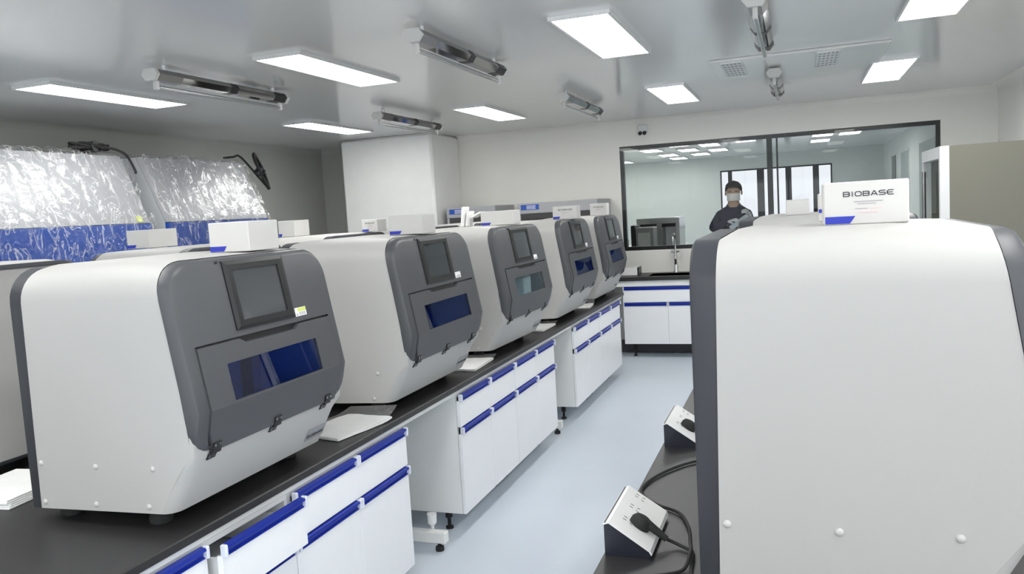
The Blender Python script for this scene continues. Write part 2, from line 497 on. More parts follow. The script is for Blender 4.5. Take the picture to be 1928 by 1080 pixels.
# hanging germicidal lamps
def uv_lamp():
    t_ = thing('hanging_lamp', '', 'lamp', (0, 0, 0), 0, 'hanging chrome tube lamps')
    L = .65
    poly = [(-.035, .0), (.035, .0), (.055, -.03), (.03, -.062), (-.03, -.062), (-.055, -.03)]
    MB().prism(poly, 'y', -L, L).obj('reflector', M['chrome'], t_)
    for s in (-1, 1):
        MB().prism([(p[0] * 1.08, p[1] * 1.1 + .002) for p in poly], 'y', s * (L + .004), s * (L - .022)).obj('end_cap', M['lampend'], t_)
        MB().box((-.012, s * (L - .06), -.115), (.012, s * (L - .03), -.06), .003).obj('tube_socket', M['lampend'], t_)
        MB().cyl((0, s * (L - .12), 0), (0, s * (L - .12), .035), .014).obj('hanger', M['alu'], t_)
    MB().cyl((0, -L + .06, -.10), (0, L - .06, -.10), .013, n=12).obj('glass_tube', M['tube'], t_, smooth=40)
    sp = [(.0365, .0), (.0565, -.03), (.031, -.0635), (-.031, -.0635), (-.0565, -.03), (-.0365, .0)]
    MB().prism(sp, 'y', -L + .03, -L + .22).obj('dark_reflection', M['steeld'], t_)  # dark bands imitate the dark reflections in the polished housing
    MB().prism(sp, 'y', L - .16, L - .03).obj('dark_reflection', M['black'], t_)
    MB().prism(sp, 'y', .02, .09).obj('dark_reflection', M['black'], t_)
    return t_
U0 = uv_lamp(); U0.location = (-3.57, 4.46, H - .035); U0['label'] = 'hanging tube lamp above the wrapped cabinets, left of the bench light panel'
for x, y, l in ((-1.84, 4.44, 'largest hanging chrome tube lamp, left of the big aisle light panel'),
                (-3.53, 7.1, 'small hanging tube lamp in front of the white column'),
                (-1.83, 7.2, 'small hanging chrome lamp near the twin lamp on the back wall'),
                (-.17, 4.70, 'hanging tube lamp cut by the top edge, nearest the perforated vent'),
                (-.145, 7.15, 'short-looking hanging lamp beyond the perforated vent')):
    dup(U0, (x, y, H - .035), 0, l)

# long ceiling vent with two perforated squares
vt = thing('ceiling_vent', 'long flat ceiling panel with two perforated squares between the lamps', 'vent', (.04, 6.48, H))
MB().box((-.62, -.46, -.018), (.58, .46, -.0005), .004).obj('vent_plate', M['ceil'], vt)
for cx, nm in ((.19, 1), (-.47, 2)):
    g = MB().box((cx - .08, -.40, -.026), (cx + .08, .26, -.0175), .002).obj('perforated_plate', M['alu'], vt)
    d = MB()
    for i in range(5):
        for j in range(6):
            d.cyl((cx - .056 + i * .028, -.34 + j * .11, -.0275), (cx - .056 + i * .028, -.34 + j * .11, -.0255), .0085, n=8)
    o = d.obj('vent_holes', M['dot'], g); o['kind'] = 'stuff'

# twin lamp on the back wall near the ceiling
el = thing('emergency_lamp', 'small white box with two dark lenses high on the back wall', 'emergency lamp', (-1.69, YB, 2.60))
MB().box((-.055, -.06, -.005), (.055, -.001, .08), .008).obj('housing', M['white2'], el)
for s in (-1, 1):
    MB().cyl((s * .026, -.055, -.015), (s * .026, -.085, -.025), .022, n=12).obj('lens', M['black'], el)

# ================================================================== LEFT BENCH
BX0, BX1, BY0, BY1, TZ = -3.57, -1.73, .55, 8.17, .85
wt = MB().box((BX0, BY0, TZ - .03), (BX1, BY1, TZ), .004).obj('worktop', M['counter'])
tag(wt, 'long black worktop of the left island bench carrying the row of analysers', 'worktop')

bf = thing('bench_frame', 'off-white steel frame with foot beams under the left island worktop', 'bench frame', (-2.65, 4.3, 0))
def bl(x, y, z): return (x + 2.65, y - 4.3, z)
MB().box(bl(-1.80, BY0 + .02, .79), bl(-1.755, BY1 - .02, .8195), .003).obj('front_rail', M['frame'], bf)
MB().box(bl(-3.545, BY0 + .02, .79), bl(-3.50, BY1 - .02, .8195), .003).obj('rear_rail', M['frame'], bf)
for y in (1.30, 3.66, 5.86):
    MB().box(bl(-3.5, y - .025, .045), bl(-1.775, y + .025, .105), .005).obj('foot_beam', M['frame'], bf)
    MB().box(bl(-2.68, y - .025, .10), bl(-2.62, y + .025, .8195), .004).obj('upright', M['frame'], bf)
    MB().box(bl(-3.52, y - .02, .765), bl(-1.80, y + .02, .80), .003).obj('cross_rail', M['frame'], bf)
    for x in (-1.82, -3.44):
        MB().lathe([(.022, 0), (.024, .006), (.022, .022), (.010, .026), (.010, .05)], 14, bl(x, y, 0)).obj('levelling_foot', M['rubber'], bf, smooth=40)
    MB().lathe([(.008, 0), (.010, .02), (.024, .035), (.026, .085)], 14, bl(-1.87, y + .03, .10)).obj('adjuster', M['cap'], bf, smooth=40)

def handle_bar(y0, y1, zt, h, xf, parent, name='handle'):
    """blue extruded grip: sloped lip over a hollow, with white end clips"""
    hb = MB()
    prof = [(xf - .004, zt), (xf + .016, zt - .004), (xf + .018, zt - .012), (xf + .006, zt - .016), (xf + .003, zt - h + .008), (xf + .010, zt - h + .003), (xf + .010, zt - h), (xf - .004, zt - h)]
    hb.prism(prof, 'y', y0 + .014, y1 - .014)
    o = hb.obj(name, M['handle'], parent)
    for a, c in ((y0 + .001, y0 + .0145), (y1 - .0145, y1 - .001)):
        MB().box((xf - .004, a, zt - h - .001), (xf + .021, c, zt + .002), .004).obj('end_clip', M['clip'], o)
    return o

def cabinet(W, label, group, open_drawer=None, loc=(0, 0, 0), rz=0, top=.787, mid=.605, bot=.125, single=False, depth=.55, z=0):
    """front plane at local x=0, width along local y"""
    t_ = thing('base_cabinet', label, 'cabinet', loc, rz, group)
    c = MB(); a = W / 2
    c.box((-depth, -a, bot), (-.022, -a + .018, top)).box((-depth, a - .018, bot), (-.022, a, top))
    c.box((-depth, -a + .018, bot), (-.022, a - .018, bot + .018)).box((-depth, -a + .018, top - .018), (-.022, a - .018, top)).box((-depth, -a + .018, bot), (-depth + .01, a - .018, top))
    c.box((-depth, -a + .018, mid - .01), (-.022, a - .018, mid + .006))
    c.obj('carcass', M['cabside'], t_)
    cols = [(-a + .0015, -.001), (.001, a - .0015)]
    for k, (y0, y1) in enumerate([(-a + .0015, a - .0015)] if single else cols):
        dx = .055 if open_drawer == k else 0
        d = MB().box((-.02 + dx, y0, mid + .004), (0 + dx, y1, top - .034), .0015).obj('drawer', M['cab'], t_)
        if dx:
            MB().box((-.40 + dx, y0 + .03, mid + .02), (-.0205 + dx, y0 + .042, top - .06)).obj('drawer_side', M['cabside'], d)
            MB().box((-.40 + dx, y1 - .042, mid + .02), (-.0205 + dx, y1 - .03, top - .06)).obj('drawer_side', M['cabside'], d)
        hb = handle_bar(y0, y1, top, .038, -.004 + dx, d)
    for y0, y1 in cols:
        d = MB().box((-.02, y0, bot), (0, y1, mid - .036), .0015).obj('door', M['cab'], t_)
        handle_bar(y0, y1, mid, .038, -.004, d)
    for y in (-a + .09, a - .09):
        MB().lathe([(.022, 0), (.022, .012), (.010, .016), (.010, .06), (.02, .065), (.02, bot)], 12, (-.15, y, 0)).obj('foot', M['rubber'], t_, smooth=40)
    return t_
CG = 'white cabinets under the left island worktop'
XC = -1.742
UN = [(1.455, 2.342, 'white cabinet under the nearest analyser with one drawer pulled slightly open'),
      (2.345, 3.232, 'white cabinet beside the first knee gap, right of the open drawer'),
      (3.858, 4.745, 'white cabinet below the second analyser with exposed grey side and foot beam'),
      (4.748, 5.635, 'white cabinet under the third analyser, before the second knee gap'),
      (6.21, 7.10, 'white cabinet under the fourth analyser, past the second knee gap'),
      (7.103, 7.99, 'last white cabinet of the island, nearest the sink cabinet')]
for i, (a, c, l) in enumerate(UN):
    cabinet(c - a, l, CG, 1 if i == 0 else None, (XC, (a + c) / 2, 0))

# ================================================================== ANALYSER
HW, ZB, ZT, R = .405, .04, .82, .11
def xb(z): return .332 + .16 * (.761 - z)                       # white / charcoal border on the side
def xlow(z): return .31 + (z - .055) / .18 * .10               # white lower front
def fx(z): return .418 + (z - .235) / .13 * .029 if z < .365 else .447 - .1797 * (z - .365)   # charcoal face
FZT = .812
def upts():
    p = [(-HW, z) for z in (ZB, .12, .2, .235, .30, .45, .6)]
    for k in range(9):
        a = PI - k * PI / 16
        p.append((-HW + R + R * math.cos(a), ZT - R + R * math.sin(a)))
    return p + [(0, ZT)] + [(-y, z) for y, z in p[::-1]]
UP = upts()
def shr(z, s): return z - s * max(0, min(1, (z - .66) / .16))
def xback(z): return -.226 + .016 * z / .8
def row(z, inset, sgn_rb=.072):
    """half width of the charcoal panel outline at height z"""
    zt, zb_ = FZT - inset, .235 + inset
    Rt, Rb = max(R - inset, .004), max(sgn_rb - inset, .004)
    h = HW + .002 - inset
    if z > zt - Rt: return h - Rt + math.sqrt(max(0, Rt * Rt - (z - zt + Rt) ** 2))
    if z < zb_ + Rb: return h - Rb + math.sqrt(max(0, Rb * Rb - (zb_ + Rb - z) ** 2))
    return h
def zrows(inset):
    zt, zb_ = FZT - inset, .235 + inset
    Rt, Rb = max(R - inset, .004), max(.072 - inset, .004)
    low = [zb_ + Rb * (1 - math.cos(k * PI / 8)) for k in range(5)]
    up = [zt - Rt + Rt * math.sin(k * PI / 14) for k in range(8)]
    return low + [.365, .46, .558, .62] + up
def slant(n, y, z): return (fx(z) + n, y, z)
DY0, DY1 = -.36, .352
DZ = .552
def screen_ring():
    b = MB()
    o = (-.165, .578, .148, .800); l = (-.150, .590, .133, .787); i = (-.128, .607, .108, .770)
    def loop(q, n): return [slant(n, q[0], q[1]), slant(n, q[2], q[1]), slant(n, q[2], q[3]), slant(n, q[0], q[3])]
    return b.loft([loop(o, -.004), loop(o, .005), loop(l, .009), loop(i, .009), loop(i, .003)], capa=False, capb=False)

def analyser():
    t_ = thing('analyser', '', 'lab machine', (0, 0, 0), 0, 'benchtop analysers')
    # white folded body
    b = MB(); rings = []
    for s in range(5):
        ring = []
        for y, z in UP:
            xr_ = xback(z)
            xf_ = (xlow(max(z, .055)) - (.042 if z < .13 else .028)) if z < .234 else xb(min(z, .8)) - .004 - .012 * max(0, (.36 - z) / .125)
            if s == 0: ring.append((xr_, y, shr(z, .009)))
            elif s == 1: ring.append((xr_ + .05, y, z))
            else:
                k = (s - 1) / 3
                ring.append(((xr_ + .055) * (1 - k) + xf_ * k, y, z - (.006 * max(0, (z - .7) / .12) if s == 4 else 0)))
        if s: ring = [(x, y, z + (.015 * min(1, max(0, (x + .226) / .49)) if z < .05 else 0)) for x, y, z in ring]
        rings.append(ring)
    b.loft(rings, closed=False, capa=False, capb=False)
    rows = []
    for z in (.055, .09, .14, .19, .235, .30):
        rr_ = .045 if z < .22 else .012; x = min(xlow(z), .41); line = []
        for k in range(6): line.append((x - rr_ + rr_ * math.sin(k * PI / 10), -HW + rr_ - rr_ * math.cos(k * PI / 10), z))
        line += [(x, y, z) for y in (-.2, 0, .2)]
        line += [(p[0], -p[1], p[2]) for p in line[:6][::-1]]
        rows.append(line)
    b.loft(rows, closed=False, capa=False, capb=False)
    fl = rows[0]
    b.add([(p[0], p[1] * .999, p[2] - .0004) for p in [(xback(.04), -HW, ZB)] + fl + [(xback(.04), HW, ZB)]], [list(range(len(fl) + 2))])
    b.obj('body', M['white'], t_, smooth=45)
    # dark rear rim and white back plate
    def rimring(ex, ins, xo):
        out = []
        for y, z in UP:
            yy = y - math.copysign(ins, y) if abs(y) > 1e-6 else 0
            out.append((xback(z) * (1 if ex else 0) + xo if ex else xo, yy, max(shr(z, .009) - (ins if z > .6 else 0), ZB + ins if z <= ZB else 0)))
        return out
    rg = [rimring(True, -.002, .0), rimring(False, -.002, -.262), rimring(False, .006, -.268), rimring(False, .016, -.268), rimring(False, .016, -.262)]
    MB().loft(rg, capa=False, capb=False).obj('rear_rim', M['rim'], t_, smooth=40)
    MB().loft([rimring(False, .016, -.262)], capa=False, capb=True).obj('back_plate', M['white'], t_)
    # charcoal front frame
    b = MB(); L = []
    for n, inset in ((None, 0), (-.018, 0), (-.006, .006), (0, .020)):
        rowsl = []
        for z in zrows(inset):
            h = row(z, inset); x = (xb(min(z, .8)) if n is None else fx(z) + n)
            if n is None: x -= .003 + .012 * max(0, (.36 - z) / .125)
            rowsl.append((x, h, z))
        L.append(rowsl)
    ring = lambda q: [(x, -h, z) for x, h, z in q] + [(x, h, z) for x, h, z in q[::-1]]
    b.loft([ring(q) for q in L], capa=False, capb=False)
    q = L[3]
    for (x0, h0, z0), (x1, h1, z1) in zip(q[:-1], q[1:]):
        if z1 <= .5581:
            for s, e in ((-1, DY0), (1, DY1)):
                i0, i1 = (min(h0, abs(e)), min(h1, abs(e)))
                b.add([(x0, s * h0, z0), (x0, s * i0, z0), (x1, s * i1, z1), (x1, s * h1, z1)], [(0, 1, 2, 3)])
        else:
            b.add([(x0, -h0, z0), (x0, h0, z0), (x1, h1, z1), (x1, -h1, z1)], [(0, 1, 2, 3)])
    b.obj('front_frame', M['grey'], t_, smooth=35)
    # black recess behind the gap and the finger notch
    b = MB(); b.loft([[slant(-.016, -.362, z), slant(-.016, .354, z), slant(-.011, .354, z), slant(-.011, -.362, z)] for z in (.522, .566)])
    b.obj('gap_recess', M['black'], t_)
    # lift-up door with a window hole and a finger notch
    ys = [-.358, -.248, -.165, -.138, .128, .156, .236, .350]
    zs = [.2365, .30, .365, .372, .487, DZ]
    def top(y): return .536 if -.14 < y < .13 else DZ
    b = MB(); V = {}
    vs = []
    for i, y in enumerate(ys):
        for j, z in enumerate(zs):
            zz = top(y) if j == 5 else z
            for k, n in enumerate((.005, -.010)):
                V[i, j, k] = len(vs); vs.append(slant(n, math.copysign(min(abs(y), row(zz, .016)), y), zz))
    F = []
    hole = lambda i, j: 1 <= i <= 5 and j == 3
    for i in range(len(ys) - 1):
        for j in range(len(zs) - 1):
            if hole(i, j): continue
            F.append([V[i, j, 0], V[i + 1, j, 0], V[i + 1, j + 1, 0], V[i, j + 1, 0]])
            F.append([V[i, j, 1], V[i + 1, j, 1], V[i + 1, j + 1, 1], V[i, j + 1, 1]])
    def wall(p, q_): F.append([V[p[0], p[1], 0], V[q_[0], q_[1], 0], V[q_[0], q_[1], 1], V[p[0], p[1], 1]])
    for j in range(5): wall((0, j), (0, j + 1)); wall((7, j), (7, j + 1))
    for i in range(7): wall((i, 0), (i + 1, 0)); wall((i, 5), (i + 1, 5))
    for i in range(1, 6): wall((i, 3), (i + 1, 3)); wall((i, 4), (i + 1, 4))
    wall((1, 3), (1, 4)); wall((6, 3), (6, 4))
    b.add(vs, F)
    door = b.obj('lid_door', M['grey'], t_)
    MB().add([slant(.001, -.248, .372), slant(.001, .236, .372), slant(.001, .236, .487), slant(.001, -.248, .487)], [(0, 1, 2, 3)]).obj('window_pane', M['blueglass'], door)
    # interior seen through the window
    b = MB(); b.box((.02, -.37, .30), (.03, .37, .53)).box((.02, -.37, .295), (.40, .37, .305)).box((.03, -.37, .53), (.38, .37, .535))
    b.box((.03, -.375, .30), (.40, -.365, .53)).box((.03, .365, .30), (.40, .375, .53))
    b.obj('inner_chamber', M['inner'], t_)
    MB().box((.25, .03, .305), (.30, .075, .53)).obj('inner_shadow_band', M['innershade'], t_)  # dark strip standing in for the shadow inside the chamber
    MB().box((.24, -.27, .305), (.34, -.15, .375), .004).obj('tube_rack', M['rack'], t_)
    # touch screen
    sr = screen_ring().obj('screen_frame', M['bezel'], t_)
    MB().add([slant(.004, -.128, .607), slant(.004, .108, .607), slant(.004, .108, .770), slant(.004, -.128, .770)], [(0, 1, 2, 3)]).obj('touch_screen', M['screen'], sr)
    MB().loft([[slant(n, -.186 + .006 * math.cos(a * PI / 5), .798 - .0 + .005 * math.sin(a * PI / 5)) for a in range(10)] for n in (0, .002)]).obj('indicator', M['black'], t_)
    # sticker
    def patch(y0, z0, y1, z1, n0, n1): return MB().loft([[slant(n, y0, z0), slant(n, y1, z0), slant(n, y1, z1), slant(n, y0, z1)] for n in (n0, n1)])
    st = patch(.156, .576, .222, .606, 0, .001).obj('sticker', M['paper'], t_)
    patch(.172, .592, .221, .605, .001, .0015).obj('sticker_band', M['yellow'], st)
    bq = MB()
    for k in range(3): bq.loft([[slant(n, .176, .579 + k * .004), slant(n, .216, .579 + k * .004), slant(n, .216, .581 + k * .004), slant(n, .176, .581 + k * .004)] for n in (.001, .0015)])
    bq.loft([[slant(n, .160, .579), slant(n, .170, .579), slant(n, .165, .588)] for n in (.001, .0015)])
    bq.obj('sticker_print', M['inkgrey'], st)
    # hinges
    for y in (-.325, -.022, .283):
        b = MB()
        b.loft([[slant(n, y - .018, .240), slant(n, y + .018, .240), slant(n, y + .018, .263), slant(n, y - .018, .263)] for n in (.005, .010)])
        lo = lambda n, yy, z: (xlow(z) + n, yy, z)
        b.loft([[lo(n, y - .018, .210), lo(n, y + .018, .210), lo(n, y + .018, .229), lo(n, y - .018, .229)] for n in (0, .006)])
        b.cyl((.420, y - .019, .235), (.420, y + .019, .235), .007, n=10)
        hg = b.obj('hinge', M['black'], t_)
        b = MB()
        for dy in (-.011, .011):
            b.cyl(slant(.009, y + dy, .255), slant(.0115, y + dy, .255), .004, n=8)
            b.cyl(lo(.005, y + dy, .219), lo(.0075, y + dy, .217), .004, n=8)
        b.obj('hinge_screws', M['steel'], hg)
    # nameplate
    Vd = Vector((.10, 0, .18)).normalized(); Nd = Vector((.18, 0, -.10)).normalized(); Ud = Vector((0, 1, 0))
    org = Vector((xlow(.088), .250, .088)) + Nd * .0003
    npl = MB().rect(0, 0, .122, .052, org, Ud, Vd, Nd, .0015).obj('nameplate', M['plate'], t_)
    logo(MB(), org + Nd * .0015 + Ud * .008 + Vd * .014, Ud, Vd, Nd, .106, .0008).obj('nameplate_lettering', M['ink'], npl)
    # white screw caps on both sides, feet
    for s in (-1, 1):
        for x, z in ((-.205, .19), (.024, .19), (.25, .195), (-.205, .062), (.011, .068), (.222, .075)):
            rot = Matrix.Translation((x, s * HW, z)) @ Matrix.Rotation(-s * PI / 2, 4, 'X')
            MB().lathe([(.009, 0), (.0085, .003), (.005, .005), (.001, .0055)], 12, mtx=rot).obj('screw_cap', M['screwcap'], t_, smooth=60)
    for x in (-.18, .19):
        for y in (-.33, .33):
            MB().lathe([(.034, 0), (.036, .01), (.03, .041 if x < 0 else .052)], 14, (x, y, 0)).obj('foot', M['rubber'], t_, smooth=40)
    return t_

A0 = analyser()
A0.location = (-2.1, 1.827 + HW, TZ)
A0['label'] = 'nearest grey-fronted white analyser on the left bench, with yellow sticker'
AY = [1.827, 3.205, 4.53, 5.91, 7.17]
SY = [1.0, 1.07, 1.06, 1.11, 1.10]
FL = ['second grey-fronted analyser along the left bench, behind the nearest one',
      'third grey-fronted analyser along the left bench, middle of the front row',
      'fourth grey-fronted analyser along the left bench, second from the far end',
      'fifth and farthest grey-fronted analyser, at the end of the left bench']
G1 = 'front row of analysers on the left bench'
A0['group'] = G1
for y, sy, l in zip(AY[1:], SY[1:], FL):
    c = dup(A0, (-2.1, y + HW * sy, TZ), -.03 if 'third' in l else 0, l, G1)
    c.scale = (1, sy, 1)
    for st in c.children:
        if st.name.startswith('sticker'):          # only the nearest machine's sticker has a yellow band
            for q in list(st.children):
                if q.name.startswith('sticker_band'): bpy.data.objects.remove(q)
        if 'third' in l and st.name.startswith('lid_door'):
            for q in st.children:                      # clearer pane on the third machine
                q.data = q.data.copy(); q.data.materials[0] = M['paleglass']; q['label'] = 'paler clear window pane'
G2 = 'rear row of analysers facing away on the left bench'
RL = ['analyser seen from its white back at the far left edge, behind the nearest one',
      'analyser facing away, behind the gap between first and second front-row analysers',
      'analyser facing away behind the second front-row analyser, under two small cartons',
      'analyser facing away behind the third front-row analyser',
      'analyser facing away at the far end behind the fifth front-row analyser']
for y, sy, l in zip(AY, SY, RL):
    c = dup(A0, (-3.19, y + HW * sy, TZ), PI, l, G2)
    c.scale = (1, sy, 1)
G3 = 'analysers on the right bench'
dup(A0, (.042, 1.745 + HW, TZ), 0, 'big white analyser side filling the right foreground', G3)
dup(A0, (.045, 3.17 + HW, TZ), 0, 'white analyser right behind the foreground one on the right bench', G3)

# inside of the third machine: a pale foam block behind its window
fb = MB().box((-.05, -.07, 0), (.05, .07, .16), .008).obj('foam_block', M['foam'])
fb.location = (-1.77, 4.53 + HW + .12, TZ + .31)
tag(fb, 'pale foam block seen through the window of the third analyser', 'foam block')

# ================================================================== CARTONS
def carton(x0, x1, y0, y1, z, h, label, group, text=True, patch=.36, lines=False, name='kit_box'):
    t_ = thing(name, label, 'box', ((x0 + x1) / 2, (y0 + y1) / 2, z), 0, group)
    a, c = (x1 - x0) / 2, (y1 - y0) / 2
    MB().box((-a, -c, 0), (a, c, h), .003).obj('carton', M['card'], t_)
    U, V, N = (1, 0, 0), (0, 0, 1), (0, -1, 0)
    w_ = 2 * a
    if patch:
        p = MB(); k = w_ * patch
        lo = [(-a + .003, -c - .0003, .003), (-a + .003 + k * .82, -c - .0003, .003), (-a + .003 + k, -c - .0003, h * .2), (-a + .003, -c - .0003, h * .2)]
        p.loft([lo, [(q[0], q[1] - .0008, q[2]) for q in lo]])
        p.obj('blue_patch', M['blueink'], t_)
    if text:
        logo(MB(), (-a + w_ * .24, -c, h * .66), U, V, N, w_ * .58).obj('lettering', M['ink'], t_)
        b = MB(); b2 = MB()
        b.rect(w_ * .36, h * .52, w_ * .70, h * .54, (-a, -c, 0), U, V, N)
        b.rect(w_ * .40, h * .47, w_ * .62, h * .485, (-a, -c, 0), U, V, N)
        b.rect(w_ * .37, h * .36, w_ * .52, h * .375, (-a, -c, 0), U, V, N)
        b.obj('small_print', M['inkgrey'], t_)
        b2.rect(w_ * .56, h * .36, w_ * .70, h * .375, (-a, -c, 0), U, V, N).rect(w_ * .40, h * .27, w_ * .64, h * .285, (-a, -c, 0), U, V, N)
        b2.obj('red_print', M['inkpink'], t_)
    if lines:
        b = MB()
        for k in range(6): b.rect(.01, h * (.14 + .13 * k), 2 * c - .01, h * (.14 + .13 * k) + .0012, (a, -c, 0), (0, 1, 0), V, (1, 0, 0))
        b.obj('side_print', M['inkpale'], t_)
    return t_
ZM = TZ + ZT
KG = 'white kit cartons on top of the analysers'
carton(.060, .252, 2.13, 2.28, ZM, .105, 'white carton with dark lettering and blue corner on the right foreground analyser', KG)
carton(-1.965, -1.795, 2.30, 2.47, ZM, .105, 'plain white carton with blue corner on top of the nearest left analyser', KG, text=False, patch=.42, lines=True)
carton(-1.955, -1.765, 3.61, 3.76, ZM, .098, 'white carton with blue corner on top of the second left analyser', KG, text=False, lines=True)
carton(-2.01, -1.775, 5.0, 5.14, ZM, .095, 'wide cream carton on top of the third left analyser', KG, text=False, patch=.3)
carton(-1.895, -1.69, 6.3, 6.42, ZM, .105, 'white lettered carton on top of the fourth left analyser', KG, patch=.3)
carton(-1.90, -1.735, 7.58, 7.70, ZM, .115, 'white lettered carton on top of the farthest left analyser', KG, patch=0)
carton(-3.64, -3.475, 3.58, 3.80, ZM, .105, 'small white carton before the blue band of the first wrapped cabinet', KG, text=False, patch=.4)
carton(-2.615, -2.50, 3.62, 3.80, ZM - .0, .1, 'small white carton on the rear row just right of the nearest carton', KG, text=False, patch=.3) if False else None
carton(-3.50, -3.36, 4.82, 5.0, ZM, .115, 'small white carton standing before the dark wall left of the column', KG, text=False, patch=.2)
carton(-3.03, -2.90, 5.18, 5.32, ZM, .09, 'small lettered carton before the foot of the white column', KG, patch=.45)
carton(-.045, .045, 3.42, 3.60, ZM, .062, 'low white carton lying behind the lettered carton on the right bench', KG, text=False, patch=0)
carton(.055, .085, 2.44, 2.52, ZM, .080, 'narrow white carton with dark square standing left of the right lettered carton', KG, text=False, patch=0)
sq = MB().box((.056, 2.4385, ZM + .026), (.064, 2.4396, ZM + .036)).obj('dark_square', M['blueink'])
for o in COL.objects:
    if o.get('label', '').startswith('narrow white carton'):
        sq.parent = o; sq.location = -o.location
        break
# open sheets and leaflets leaning beside the third carton
lf = thing('leaflet_stack', 'loose white leaflets leaning left of the cream carton on the third analyser', 'leaflets', (-2.155, 5.0, ZM))
for k, (dx, dz, a) in enumerate(((0, .0, .12), (.02, .0, .2), (.05, .06, 1.15))):
    m_ = Matrix.Translation((dx, k * .03, dz + .002)) @ Matrix.Rotation(a, 4, 'Y')
    MB().box((-.006, 0, 0), (.006, .11, .135 - .03 * k), .002, m_).obj('leaflet', M['paper'], lf)

# ================================================================== PAPERS ON THE WORKTOP
def packet(x, y, wx, wy, rz, label, curl=.05, seed=0, z=TZ, sheets=3):
    t_ = thing('document_packet', label, 'document packet', (x, y, z), rz, 'bagged papers lying on the island worktop')
    for k in range(sheets):
        b = MB(); n = 10
        g = lambda i, j, up: ((i / n - .5) * wx * (.96 - .01 * k), (j / n - .5) * wy * (.96 - .01 * k) + .004 * math.sin(k * 2), .001 + .004 * k + up + curl * .35 * max(0, (j / n - .72)) ** 2 * 6 * (i / n) + .002 * noise.noise(Vector((i * .5, j * .5, seed + k * .3))) + .002)
        top_ = [g(i, j, .003) for i in range(n + 1) for j in range(n + 1)]; bot_ = [g(i, j, 0) for i in range(n + 1) for j in range(n + 1)]
        N = (n + 1) ** 2; F = []
        for i in range(n):
            for j in range(n):
                a = i * (n + 1) + j
                F.append([a, a + 1, a + n + 2, a + n + 1]); F.append([N + a, N + a + n + 1, N + a + n + 2, N + a + 1])
        per = [i * (n + 1) for i in range(n + 1)] + [n * (n + 1) + j for j in range(1, n + 1)] + [i * (n + 1) + n for i in range(n - 1, -1, -1)] + [j for j in range(n - 1, 0, -1)]
        for a, c in zip(per, per[1:] + per[:1]): F.append([a, c, N + c, N + a])
        b.add(top_ + bot_, F).obj('sheet', M['paper'], t_, smooth=30)
    b = MB(); n = 16
    g = lambda i, j: ((i / n - .5) * wx * 1.06, (j / n - .5) * wy * 1.1, .006 + .004 * sheets + curl * max(0, (j / n - .70)) ** 2 * 9 * (.4 + .6 * i / n) + .006 * noise.noise(Vector((i * .45, j * .45, seed + 7))) * min(1, 5 * min(i, n - i, j, n - j) / n) + .002)
    b.add([g(i, j) for i in range(n + 1) for j in range(n + 1)], [(i * (n + 1) + j, i * (n + 1) + j + 1, (i + 1) * (n + 1) + j + 1, (i + 1) * (n + 1) + j) for i in range(n) for j in range(n)])
    b.obj('clear_bag', M['bag'], t_, smooth=60)
    return t_
packet(-1.90, 2.965, .27, .36, -.2, 'white papers in a curled clear bag between the first and second analysers', .06, 1)
packet(-1.90, 4.34, .25, .36, .05, 'flat bagged white papers between the second and third analysers', .02, 2)
packet(-1.92, 5.76, .24, .34, 0, 'bagged white papers between the third and fourth analysers', .02, 3)
packet(-1.88, 6.99, .20, .28, .1, 'crumpled bagged papers between the fourth and fifth analysers', .05, 4)
bk = thing('booklet_stack', 'stack of white booklets on the worktop at the left edge behind the nearest analyser', 'booklets', (-2.70, 2.02, TZ), .12)
for k in range(5):
    MB().box((-.16 + .004 * k, -.17 + .006 * (k % 3), .001 + .006 * k), (.15 - .003 * k, .16, .0065 + .006 * k), .001).obj('booklet', M['paper'], bk)
MB().box((-.06, -.05, .0312), (-.045, -.04, .0318)).obj('print_mark', M['ink'], bk)
MB().box((-.02, -.06, .0312), (-.005, -.05, .0318)).obj('print_mark', M['ink'], bk)
cr = MB().box((-1.921, 1.898, TZ), (-1.916, 1.903, TZ + .003)).obj('paper_scrap', M['paper'])
tag(cr, 'tiny white scrap on the black worktop below the nearest analyser', 'scrap')

# ================================================================== RIGHT BENCH
rw = MB().box((-.50, .5, TZ - .03), (1.3, 4.9, TZ), .004).obj('worktop', M['counter'])
tag(rw, 'black worktop edge of the right bench holding two desk sockets', 'worktop')
rf = thing('bench_frame', 'steel frame and end panels under the right bench worktop', 'bench frame', (.4, 2.7, 0))
for y in (.55, 2.6, 4.8):
    MB().box((-.86, y - 2.73, .04), (.86, y - 2.68, .10), .004).obj('foot_beam', M['frame'], rf)
    MB().box((-.03, y - 2.73, .10), (.03, y - 2.68, .8195), .004).obj('upright', M['frame'], rf)
    for x in (-.82, .82): MB().lathe([(.022, 0), (.024, .02), (.010, .024), (.010, .05)], 12, (x, y - 2.705, 0)).obj('levelling_foot', M['rubber'], rf, smooth=40)
for x in (-.84, .80): MB().box((x, -2.1, .785), (x + .04, 2.15, .8195), .003).obj('rail', M['frame'], rf)

